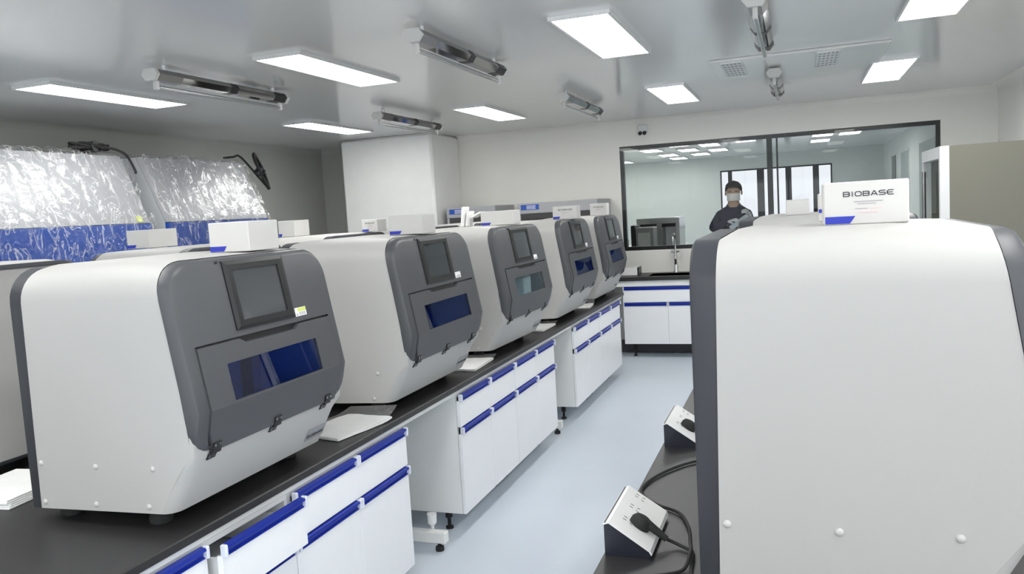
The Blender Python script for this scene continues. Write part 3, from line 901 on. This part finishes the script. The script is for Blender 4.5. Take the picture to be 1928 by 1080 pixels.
def socket(x, y, label, rz=0):
    t_ = thing('desk_socket', label, 'power socket', (x, y, TZ), rz, 'desk sockets on the right bench edge')
    L = .27
    prof = [(-.058, 0), (.058, 0), (.062, .012), (.058, .020), (-.045, .088), (-.058, .088)]
    MB().prism(prof, 'y', 0, L).obj('case', M['socketd'], t_)
    # white sloping faceplate wrapping the top edge
    pl = [(-.0605, .086), (-.044, .0905), (.0605, .0225), (.065, .012), (.0625, .010), (.0575, .0195), (-.045, .0875), (-.058, .083)]
    fp = MB().prism(pl, 'y', -.003, L + .003).obj('faceplate', M['socketw'], t_)
    d = Vector((.103, 0, -.068)).normalized(); nn = Vector((.068, 0, .103)).normalized()
    o0 = Vector((-.044, 0, .0905))
    for gy in (.075, .165, .245):
        g = MB()
        for sy, su, rot in ((-.010, .052, .5), (.010, .052, -.5), (-.008, .032, .0), (.008, .032, .0)):
            c = o0 + d * su + Vector((0, gy + sy, 0))
            ya = Vector((0, math.cos(rot), 0)) + d * math.sin(rot)
            xa = d * math.cos(rot) - Vector((0, math.sin(rot), 0))
            g.rect(-.005, -.0015, .005, .0015, c, xa, ya, nn, .0006)
        g.obj('outlet_slots', M['black'], fp)
    return t_
socket(-.435, 1.945, 'nearer white-topped desk socket with a black plug in it')
socket(-.43, 2.90, 'farther white-topped desk socket, half hidden by the right analyser')

def plug_and_cord(sx, sy, pts, label):
    t_ = thing('power_cord', label, 'cord', (sx, sy, TZ), 0, 'black power cords on the right bench')
    d = Vector((.103, 0, -.068)).normalized(); nn = Vector((.068, 0, .103)).normalized()
    c = Vector((-.044, 0, .0915)) + d * .075
    rot = Matrix((( d.x, 0, nn.x, c.x), (d.y, 1, nn.y, 0.085), (d.z, 0, nn.z, c.z), (0, 0, 0, 1)))
    b = MB()
    ring = lambda z, k: [(k * .027 * (math.cos(a * PI / 8)) * (1.15 if math.cos(a * PI / 8) < 0 else 1), k * .021 * math.sin(a * PI / 8), z) for a in range(16)]
    b.loft([ring(.000, 1), ring(.016, 1), ring(.026, .82), ring(.030, .5)], mtx=rot)
    g0 = rot @ Vector((.012, 0, .018)); g1 = rot @ Vector((.075, -.005, .016))
    b.cyl(g0, g1, .013, .0085, n=10)
    b.obj('plug', M['rubber'], t_, smooth=50)
    P = [tuple(g1), tuple(g1 + Vector((.03, 0, -.012)))] + [(x - sx, y - sy, z - TZ) for x, y, z in pts]
    MB().tube(P, .0048).obj('cable', M['rubber'], t_, smooth=60)
    return t_
plug_and_cord(-.435, 1.945, [(-.275, 1.99, .858), (-.27, 1.93, .856), (-.262, 1.86, .856), (-.25, 1.80, .856)], 'black plug and cord of the nearer desk socket on the bench')
c2 = MB().tube([(-.28, 2.745, .858), (-.36, 2.72, .857), (-.44, 2.60, .857), (-.482, 2.47, .857), (-.475, 2.38, .857), (-.42, 2.305, .857), (-.345, 2.25, .857), (-.305, 2.15, .857), (-.288, 2.05, .8565), (-.275, 1.95, .8745), (-.285, 1.89, .857), (-.33, 1.85, .857), (-.38, 1.83, .857)], .0048, sub=8).obj('power_cord', M['rubber'], smooth=60)
tag(c2, 'loose black cord looping on the right bench behind the nearer socket', 'cord', 'black power cords on the right bench')
plug_and_cord(-.43, 2.90, [(-.26, 2.92, .857), (-.24, 2.86, .857), (-.25, 2.78, .857)], 'black plug and short cord in the farther desk socket')

# ================================================================== SINK COUNTER
SC = 'white sink cabinets along the back wall'
ct = .935
st_ = MB()
st_.box((-2.06, 8.93, ct - .042), (-1.62, 9.495, ct)).box((-.9, 8.93, ct - .042), (.9, 9.495, ct)).box((-1.62, 8.93, ct - .042), (-.9, 9.02, ct)).box((-1.62, 9.36, ct - .042), (-.9, 9.495, ct))
sk = st_.obj('worktop', M['counter'])
tag(sk, 'black sink counter under the observation window', 'worktop')
b = MB()
b.box((-1.63, 9.01, ct - .105), (-.89, 9.37, ct - .097)).box((-1.63, 9.01, ct - .105), (-1.62, 9.37, ct - .002)).box((-.9, 9.01, ct - .105), (-.89, 9.37, ct - .002)).box((-1.62, 9.01, ct - .105), (-.9, 9.02, ct - .002)).box((-1.62, 9.36, ct - .105), (-.9, 9.37, ct - .002))
b.obj('sink_basin', M['black'], sk)
MB().box((-2.03, 8.95, .826), (.87, 8.99, ct - .0425), .002).obj('front_rail', M['frame'], sk)
MB().box((-2.02, 9.30, .01), (.86, 9.32, .155)).obj('shade_panel', M['darkin'], sk)  # dark panel standing in for the deep shade under the sink cabinets
cb1 = cabinet(1.02, 'white sink cabinet left of the aisle end with blue rails', SC, None, (-1.40, 8.955, 0), -PI / 2, top=.822, mid=.640, bot=.165, single=True, depth=.53)
cb2 = cabinet(1.02, 'white sink cabinet on the right, mostly hidden by the foreground analyser', SC, None, (-.375, 8.955, 0), -PI / 2, top=.822, mid=.640, bot=.165, single=True, depth=.53)
fc = thing('lab_tap', 'tall chrome laboratory tap behind the sink below the window', 'tap', (-1.36, 9.42, ct))
MB().lathe([(.034, 0), (.034, .012), (.024, .03), (.02, .12), (.014, .13), (.012, .30)], 16).obj('column', M['steel'], fc, smooth=40)
MB().tube([(0, 0, .28), (0, 0, .36), (0, -.02, .43), (0, -.09, .455), (0, -.15, .43), (0, -.165, .37)], .011).obj('spout', M['steel'], fc, smooth=60)
MB().cyl((0, -.165, .37), (0, -.165, .33), .014, .009).obj('nozzle', M['steel'], fc, smooth=40)
for s in (-1, 1):
    MB().cyl((0, 0, .24), (s * .06, -.02, .25), .010).obj('valve_arm', M['steel'], fc, smooth=40)
    MB().box((s * .06 - .012, -.045, .242), (s * .06 + .012, .015, .262), .004).obj('lever', M['cap'], fc)
MB().cyl((0, -.022, .10), (0, -.022, .16), .012).obj('base_valve', M['black'], fc)
bx = thing('tissue_box', 'white box with a dark end on the sink counter at the left', 'box', (-1.88, 9.30, ct))
MB().prism([(-.11, 0), (.10, 0), (.10, .085), (-.05, .085)], 'y', -.09, .09).obj('carton', M['paper'], bx)
MB().box((.1005, -.092, 0), (.118, .092, .09), .003).obj('dark_end', M['black'], bx)

# ================================================================== EQUIPMENT AGAINST THE BACK WALL
EG = 'white clean benches along the back wall'
def clean_bench(x0, x1, label):
    t_ = thing('clean_bench', label, 'clean bench', ((x0 + x1) / 2, 9.12, 0), 0, EG)
    a = (x1 - x0) / 2; ft, fb_ = -.30, .36
    b = MB()
    b.box((-a, ft, .70), (-a + .03, fb_, 1.72)).box((a - .03, ft, .70), (a, fb_, 1.72)).box((-a + .03, fb_ - .02, .70), (a - .03, fb_, 1.72)).box((-a + .03, ft, .70), (a - .03, fb_, .74))
    b.obj('cabinet_shell', M['bscw'], t_)
    hd = MB().box((-a, ft - .01, 1.72), (a, fb_, 1.845), .006).obj('fan_hood', M['bscw'], t_)
    MB().box((-a + .04, ft - .013, 1.765), (-a + .26, ft - .0095, 1.825)).obj('blue_badge', M['bscb'], hd)
    b = MB()
    for k in range(3): b.box((-a + .11, ft - .0145, 1.775 + .016 * k), (-a + .22, ft - .0125, 1.782 + .016 * k))
    b.obj('badge_print', M['cap'], hd)
    b = MB()
    b.box((-a + .03, ft, 1.66), (a - .03, ft + .02, 1.72)).box((-a + .03, ft, 1.10), (-a + .09, ft + .02, 1.66)).box((a - .09, ft, 1.10), (a - .03, ft + .02, 1.66))
    sf = b.obj('sash_frame', M['darkin'], t_)
    MB().box((-a + .09, ft + .006, 1.10), (a - .09, ft + .012, 1.66)).obj('sash_glass', M['glass'], sf)
    for x in (-a + .03, a - .08):
        for y in (ft + .03, fb_ - .08): MB().box((x, y, 0), (x + .05, y + .05, .70), .004).obj('leg', M['frame'], t_)
    return t_
clean_bench(-3.98, -3.35, 'small white clean bench with blue badge, behind the leaflets at the back wall')
clean_bench(-3.07, -2.12, 'wider white clean bench with blue badge and dark sash, left of the window')

# tall refrigerator on the right
tf = thing('tall_refrigerator', 'tall beige-grey cabinet with a bright glass door on the right', 'refrigerator', (.81, 5.3, 0))
b = MB(); d_, wd, ht = .72, 1.10, 1.985
b.box((.03, 0, .08), (wd, .03, ht)).box((.03, d_ - .03, .08), (wd, d_, ht)).box((wd - .03, .03, .08), (wd, d_ - .03, ht)).box((.03, .03, .08), (wd - .03, d_ - .03, .12)).box((.03, .03, ht - .06), (wd - .03, d_ - .03, ht))
b.obj('housing', M['beige'], tf)
MB().box((.06, .032, .122), (wd - .04, .036, ht - .062)).obj('inner_liner', M['cap'], tf)
for k, z in enumerate((.5, .9, 1.3)): MB().box((.05, .04, z), (wd - .04, d_ - .04, z + .012)).obj('shelf', M['cap'], tf)
b = MB(); b.box((-.02, 0, .09), (.03, .04, ht)).box((-.02, d_ - .04, .09), (.03, d_, ht)).box((-.02, .04, .09), (.03, d_ - .04, .16)).box((-.02, .04, ht - .07), (.03, d_ - .04, ht))
gd = b.obj('door', M['white2'], tf)
MB().box((-.005, .04, .16), (.003, d_ - .04, ht - .07)).obj('glass_pane', M['glass'], gd)
MB().cyl((-.045, .45, .9), (-.045, .45, 1.85), .012).obj('door_handle', M['steeld'], gd, smooth=40)
for x in (.08, wd - .08):
    for y in (.08, d_ - .08): MB().lathe([(.025, 0), (.025, .08)], 12, (x, y, 0)).obj('caster', M['rubber'], tf)

# ================================================================== WRAPPED SAFETY CABINETS (left)
def bsc(y0, y1, label):
    t_ = thing('safety_cabinet', label, 'safety cabinet', (-5.55, (y0 + y1) / 2, 0), 0, 'wrapped safety cabinets by the left wall')
    a = (y1 - y0) / 2; xb_, xf, xt = -.42, .55, .30
    b = MB()
    side = [(xb_, .76), (xf - .02, .76), (xf - .02, 1.50), (xf - .015, 1.84), (xt - .015, 2.40), (xb_, 2.40)]
    for s in (-1, 1): b.prism(side, 'y', s * a, s * (a - .03))
    b.box((xb_, -a + .03, .76), (xb_ + .02, a - .03, 2.40)).box((xb_ + .02, -a + .03, .76), (xf - .02, a - .03, .84)).box((xb_ + .02, -a + .03, 2.37), (xt - .015, a - .03, 2.40))
    b.obj('shell', M['bscg'], t_)
    MB().prism([(xf - .014, 1.842), (xf, 1.842), (xt, 2.40), (xt - .014, 2.40)], 'y', -a, a).obj('fascia', M['bscw'], t_)
    MB().prism([(xf - .02, 1.54), (xf + .01, 1.54), (xf + .012, 1.835), (xf - .014, 1.838)], 'y', -a, a).obj('blue_band', M['bscb'], t_)
    MB().box((xf - .045, -a + .03, .98), (xf - .035, a - .03, 1.54)).obj('sash_glass', M['glass'], t_)
    MB().box((xf - .02, -a, .76), (xf + .03, a, .96), .01).obj('sill', M['bscw'], t_)
    Vd = Vector((xt - xf, 0, .558)).normalized(); Nd = Vector((.558, 0, xf - xt)).normalized()
    if y0 < 5: st = MB().rect(-.03, 0, .03, .05, Vector((xf, a - .10, 1.85)), Vector((0, 1, 0)), Vd, Nd, .002).obj('warning_sticker', M['yellow'], t_)
    for y in (-a + .03, a - .09):
        for x in (xb_ + .02, xf - .10): MB().box((x, y, 0), (x + .06, y + .06, .76), .004).obj('leg', M['frame'], t_)
    for s in (-1, 1): MB().box((xb_ + .05, s * a - s * .09, .12), (xf - .06, s * a - s * .03, .17), .004).obj('stretcher', M['frame'], t_)
    # loose film draped over top, front and flanks
    b = MB(); nu, nv = 84, 46
    path = [(xb_ + .15, 2.418), (xt - .02, 2.420), (xt + .015, 2.41), (xf + .02, 1.85), (xf + .035, 1.52)]
    seg = [0]
    for p, q in zip(path[:-1], path[1:]): seg.append(seg[-1] + math.hypot(q[0] - p[0], q[1] - p[1]))
    def pat(s):
        for k in range(len(seg) - 1):
            if s <= seg[k + 1] or k == len(seg) - 2:
                t = (s - seg[k]) / (seg[k + 1] - seg[k]); p, q = path[k], path[k + 1]
                dx, dz = q[0] - p[0], q[1] - p[1]; L = math.hypot(dx, dz)
                return (p[0] + dx * t, p[1] + dz * t, -dz / L, dx / L)
    vs = []
    sd = y0
    for i in range(nu + 1):
        y = -a - .015 + (2 * a + .03) * i / nu
        for j in range(nv + 1):
            x, z, nx, nz_ = pat(seg[-1] * j / nv)
            q = Vector((y * 5.5 + sd, z * 2.2, x * 3))
            h = abs(noise.noise(q * 1.3)) * .03 + abs(noise.noise(q * 3.1 + Vector((5, 1, 2)))) * .02
            low = max(0, min(1, (1.95 - z) / .25))
            h += low * (abs(noise.noise(Vector((y * 16 + sd, z * 13, 3)))) * .03)
            if nx < 0 or nz_ < 0: nx, nz_ = abs(nx), abs(nz_)
            vs.append((x + nx * (h + .004), y, z + nz_ * (h + .004)))
    F = [(i * (nv + 1) + j, i * (nv + 1) + j + 1, (i + 1) * (nv + 1) + j + 1, (i + 1) * (nv + 1) + j) for i in range(nu) for j in range(nv)]
    b.add(vs, F).obj('film_wrap', M['film'], t_, smooth=180)
    return t_
bsc(3.82, 5.18, 'leftmost plastic-wrapped safety cabinet, white over blue, cut by the left edge')
bsc(5.36, 6.72, 'second plastic-wrapped safety cabinet, white over blue, nearer the column')
def coil(cx, cy, cz, rx, ry, n, label, path=None, lift=.05):
    t_ = thing('power_cord', label, 'cord', (cx, cy, cz), 0, 'coiled black cords on the wrapped cabinets')
    rnd = random.Random(len(label)); pts = []
    for k in range(n * 9):
        a = k * 2 * PI / 9; q = 1 + .25 * rnd.uniform(-1, 1)
        pts.append((rx * math.cos(a) * q, ry * math.sin(a) * (1 + .12 * rnd.uniform(-1, 1)), .014 + lift * rnd.random()))
    if path: pts += path
    MB().tube(pts, .010, n=6, sub=3).obj('cable', M['rubber'], t_, smooth=60)
    MB().cyl((-rx * 1.1, -.01, .03), (rx * 1.1, .015, .035), .045, n=12).obj('tie', M['black'], t_)
    return t_
coil(-5.30, 4.93, 2.432, .05, .17, 6, 'coiled black cord on the top corner of the leftmost wrapped cabinet', [(.06, .12, .03), (.12, .20, .0), (.15, .24, -.05), (.20, .25, -.16), (.21, .24, -.18)])
t2 = thing('power_cord', 'bundled black cord hanging over the corner of the second wrapped cabinet', 'cord', (-5.16, 6.70, 2.40), 0, 'coiled black cords on the wrapped cabinets')
rnd = random.Random(3); pts = [(-.16, -.16, .05), (-.10, -.08, .06), (-.05, -.02, .05)]
for k in range(30):
    a = k * 2 * PI / 6; h = math.cos(a)
    pts.append((.05 + .075 * (h * .5 + .5) + .02 * rnd.random(), .03 + .09 * (h * .5 + .5) + .03 * math.sin(a), .03 - .13 + .17 * -h + .02 * rnd.random()))
MB().tube(pts, .011, n=6, sub=3).obj('cable', M['rubber'], t2, smooth=60)
MB().cyl((.06, .06, -.12), (.10, .09, -.06), .045, n=10).obj('tie', M['black'], t2)

# ================================================================== NEXT ROOM: LAMPS, BENCH, EQUIPMENT
NG = 'ceiling light panels of the room behind the window'
FLY = [(-3.7, 17.0, 'at its far left corner'), (-3.75, 18.4, 'farthest back on its left side'), (-2.55, 15.1, 'in its second column, nearest the window'), (-2.5, 16.9, 'in its second column, middle'), (-2.5, 18.4, 'in its second column, at the back wall'),
       (-1.95, 14.1, 'in its third column, nearest the window'), (-1.95, 15.75, 'in its third column, middle'), (-1.9, 17.4, 'in its third column, farther back'), (-1.45, 14.7, 'just left of the mullion, nearer'), (-1.45, 16.4, 'just left of the mullion, farther'),
       (-.82, 14.3, 'straight above the person'), (.42, 14.5, 'right of the mullion, nearer'), (.42, 16.1, 'right of the mullion, farther'), (.85, 14.6, 'rightmost of all')]
for x, y, l in FLY:
    light_panel(x, y, 'light panel on the ceiling beyond the glass, ' + l, 'panel2', .32, .75, NG)
nb = thing('side_bench', 'pale worktop along the left wall of the room behind the window', 'bench', (-3.2, 13.6, 0))
MB().box((-1.05, -2.6, .86), (1.0, 3.4, .90), .004).obj('tabletop', M['white2'], nb)
MB().box((-1.05, -2.55, .02), (.94, 3.35, .86)).obj('base', M['cab'], nb)
sc_ = thing('steel_cupboard', 'stainless open-fronted cupboard on the bench behind the window', 'steel cupboard', (-2.28, 13.9, .90))
b = MB()
b.box((-.38, -.02, .50), (.36, .03, .60), .004).box((-.38, -.02, 0), (-.32, .03, .50)).box((.30, -.02, 0), (.36, .03, .50)).box((-.03, -.02, 0), (.06, .03, .50)).box((-.32, -.02, 0), (.30, .03, .05))
b.obj('door_frame', M['steel'], sc_)
b = MB(); b.box((-.38, .03, 0), (-.36, .7, .60)).box((.34, .03, 0), (.36, .7, .60)).box((-.36, .68, 0), (.34, .7, .60)).box((-.36, .03, .58), (.34, .68, .60)).box((-.36, .03, 0), (.34, .68, .02))
b.obj('shell', M['steel'], sc_)
MB().box((-.31, .005, .44), (.29, .02, .50)).obj('gasket', M['black'], sc_)
MB().box((.09, .2, .02), (.28, .3, .44)).obj('inner_rack', M['cap'], sc_)
gi = thing('grey_instrument', 'grey boxy instrument with dark left panel beside the steel cupboard', 'instrument', (-2.36, 12.9, .90))
MB().box((-.10, -.2, 0), (.19, .2, .48), .01).obj('casing', M['steeld'], gi)
MB().box((-.17, -.2, 0), (-.101, .2, .52), .006).obj('dark_panel', M['black'], gi)
MB().box((-.06, -.206, .06), (.14, -.2005, .40), .002).obj('door_panel', M['steel'], gi)
ki = thing('black_instrument', 'small black bottle-shaped device at the left window edge', 'instrument', (-2.62, 12.6, .90))
MB().lathe([(.07, 0), (.07, .30), (.05, .36), (.03, .38), (.03, .50), (.045, .50), (.045, .53)], 16).obj('vessel', M['darkgl'], ki, smooth=40)
MB().cyl((0, 0, .53), (0, 0, .56), .03).obj('cap', M['black'], ki)
# dark green case right of the person
# ================================================================== PERSON
PX, PY, SC_ = -.755, 10.4, 1.07
pr = thing('person', 'person in navy work clothes and white mask looking down at papers behind the window', 'person', (PX, PY, 0))
def skin_chain(verts, edges, radii, root, sub=2):
    me = bpy.data.meshes.new('chain'); me.from_pydata(verts, edges, [])
    o = bpy.data.objects.new('chain', me); COL.objects.link(o)
    md = o.modifiers.new('skin', 'SKIN'); md.use_smooth_shade = True
    for i, rd in enumerate(radii):
        me.skin_vertices[0].data[i].radius = rd if isinstance(rd, tuple) else (rd, rd)
    me.skin_vertices[0].data[root].use_root = True
    s2 = o.modifiers.new('sub', 'SUBSURF'); s2.levels = sub; s2.render_levels = sub
    dg = bpy.context.evaluated_depsgraph_get()
    out = bpy.data.meshes.new_from_object(o.evaluated_get(dg))
    bpy.data.objects.remove(o)
    return out
k = SC_
J = {'pel': (0, 0, .98), 'wst': (0, .0, 1.14), 'chs': (0, .0, 1.34), 'upc': (0, 0, 1.47), 'nek': (.0, -.01, 1.57), 'hd0': (.0, -.03, 1.655), 'hd1': (.005, -.035, 1.73), 'hd2': (.005, -.03, 1.785),
     'sL': (-.165, 0, 1.45), 'eL': (-.25, -.13, 1.29), 'wL': (-.06, -.28, 1.375), 'sR': (.155, .02, 1.45), 'eR': (.215, -.12, 1.26), 'wR': (.215, -.29, 1.42),
     'hL': (-.095, 0, .93), 'kL': (-.10, -.02, .50), 'aL': (-.10, .02, .09), 'tL': (-.10, -.14, .045), 'hR': (.095, 0, .93), 'kR': (.10, -.02, .50), 'aR': (.10, .02, .09), 'tR': (.10, -.14, .045)}
rad = {'pel': (.15, .11), 'wst': (.145, .105), 'chs': (.165, .12), 'upc': (.12, .09), 'nek': .058, 'hd0': .072, 'hd1': .088, 'hd2': .075, 'sL': .062, 'eL': .053, 'wL': .034, 'sR': .062, 'eR': .053, 'wR': .034,
       'hL': .095, 'kL': .062, 'aL': .045, 'tL': .035, 'hR': .095, 'kR': .062, 'aR': .045, 'tR': .035}
nm = list(J); ix = {n: i for i, n in enumerate(nm)}
ED = [('pel', 'wst'), ('wst', 'chs'), ('chs', 'upc'), ('upc', 'nek'), ('nek', 'hd0'), ('hd0', 'hd1'), ('hd1', 'hd2'), ('upc', 'sL'), ('sL', 'eL'), ('eL', 'wL'), ('upc', 'sR'), ('sR', 'eR'), ('eR', 'wR'), ('pel', 'hL'), ('hL', 'kL'), ('kL', 'aL'), ('aL', 'tL'), ('pel', 'hR'), ('hR', 'kR'), ('kR', 'aR'), ('aR', 'tR')]
me = skin_chain([tuple(c * k for c in J[n]) for n in nm], [(ix[a], ix[c]) for a, c in ED], [tuple(c * k for c in rad[n]) if isinstance(rad[n], tuple) else rad[n] * k for n in nm], 0)
me.materials.clear()
for m_ in ('navy', 'skin', 'shoe'): me.materials.append(M[m_])
for p in me.polygons:
    p.use_smooth = True
    c = p.center / k
    p.material_index = 1 if (c.z > 1.555 and abs(c.x) < .15) else (2 if c.z < .085 else 0)
bo = bpy.data.objects.new('body', me); COL.objects.link(bo); bo.parent = pr
def kp(p): return tuple(c * k for c in p)
def ellip(c, rx, ry, rz_, lo=-1, hi=1, n=16, m_=10, front=None):
    rings = []
    for i in range(m_ + 1):
        t = math.asin(lo + (hi - lo) * i / m_)
        rings.append([(c[0] + rx * math.cos(t) * math.cos(2 * PI * j / n), c[1] + ry * math.cos(t) * math.sin(2 * PI * j / n), c[2] + rz_ * math.sin(t)) for j in range(n)])
    return rings
# hair: cap of strands with a fringe
b = MB(); rings = ellip(kp((.005, -.025, 1.745)), .098 * k, .108 * k, .105 * k, -.15, .999, 20, 9)
rings = [[(p[0], p[1], p[2] + (.05 * k if p[1] < kp((0, -.08, 0))[1] and i < 3 else 0) + .006 * noise.noise(Vector(p) * 40)) for p in r] for i, r in enumerate(rings)]
b.loft(rings); b.obj('hair', M['hair'], pr, smooth=80)
# mask with ear loops, eyes, ears
b = MB(); rings = []
for i in range(6):
    t = i / 5; z = 1.615 + .085 * t; bul = .018 * math.sin(PI * t)
    rings.append([kp((.005 + .082 * math.sin(a), -.030 - (.092 + bul) * math.cos(a) * (.88 + .12 * t), z)) for a in [(-1.15 + 2.3 * q / 8) for q in range(9)]])
b.loft(rings, closed=False, capa=False, capb=False)
b.obj('face_mask', M['mask'], pr, smooth=80)
for s in (-1, 1):
    b = MB(); b.loft(ellip(kp((.005 + s * .034, -.118, 1.722)), .012, .006, .006, n=10, m_=6)); b.obj('eye', M['ink'], pr, smooth=80)
    b = MB(); b.loft(ellip(kp((.005 + s * .090, -.025, 1.705)), .012, .022, .032, n=10, m_=6)); b.obj('ear', M['skin'], pr, smooth=80)
# collar, badge, belt
b = MB()
for s in (-1, 1):
    pts = [(0.0, -.105, 1.42), (s * .075, -.085, 1.50), (s * .08, -.02, 1.575), (s * .05, -.07, 1.555)]
    b.loft([[kp(p) for p in pts], [kp((p[0], p[1] - .012, p[2] + .004)) for p in pts]])
b.obj('collar', M['navy'], pr)
MB().box(kp((-.125, -.142, 1.335)), kp((-.065, -.122, 1.365)), .002).obj('chest_badge', M['pale'], pr)
# hands: palm and five separate fingers each
def hand(wrist, fwd, side, nrm, nm_):
    W_, Fv, Sv, Nv = Vector(wrist), Vector(fwd).normalized(), Vector(side).normalized(), Vector(nrm).normalized()
    vs = [W_, W_ + Fv * .045, W_ + Fv * .09]; ed = [(0, 1), (1, 2)]; rd = [(.026, .018), (.036, .017), (.040, .014)]
    for q, (o_, L_) in enumerate(((-.030, .062), (-.010, .074), (.011, .070), (.030, .055))):
        i0 = len(vs); a = W_ + Fv * .085 + Sv * o_
        vs += [a, a + Fv * L_ * .5 - Nv * .008, a + Fv * L_ * .75 - Nv * .030, a + Fv * L_ * .78 - Nv * .048]
        ed += [(2, i0), (i0, i0 + 1), (i0 + 1, i0 + 2), (i0 + 2, i0 + 3)]; rd += [.0105, .0095, .009, .008]
    i0 = len(vs); a = W_ + Fv * .04 - Sv * .032
    vs += [a, a - Sv * .028 + Fv * .03 - Nv * .01, a - Sv * .03 + Fv * .06 - Nv * .022]
    ed += [(1, i0), (i0, i0 + 1), (i0 + 1, i0 + 2)]; rd += [.013, .011, .009]
    m2 = skin_chain([tuple(v) for v in vs], ed, rd, 0, 1)
    m2.materials.clear(); m2.materials.append(M['glove'])
    for p in m2.polygons: p.use_smooth = True
    o = bpy.data.objects.new(nm_, m2); COL.objects.link(o); o.parent = pr
hand(kp((-.053, -.287, 1.378)), (.85, -.35, .25), (.3, .8, .3), (-.2, -.3, .9), 'hand')
hand(kp((.213, -.297, 1.425)), (-.45, -.45, .6), (.1, .8, .55), (.8, -.2, .5), 'hand')
fo = thing('folder', 'dark open folder with pale edges held by the person behind the window', 'folder', (PX, PY, 0))
m_ = Matrix.Translation(kp((.085, -.40, 1.375))) @ Matrix.Rotation(-.60, 4, 'Y') @ Matrix.Rotation(.35, 4, 'X')
MB().box((-.14, -.08, -.006), (.13, .09, .0), .002, m_).obj('cover', M['folder'], fo)
MB().box((-.135, -.084, .0005), (.125, .08, .006), .001, m_).obj('sheets', M['pale'], fo)
bpy.context.view_layer.update()
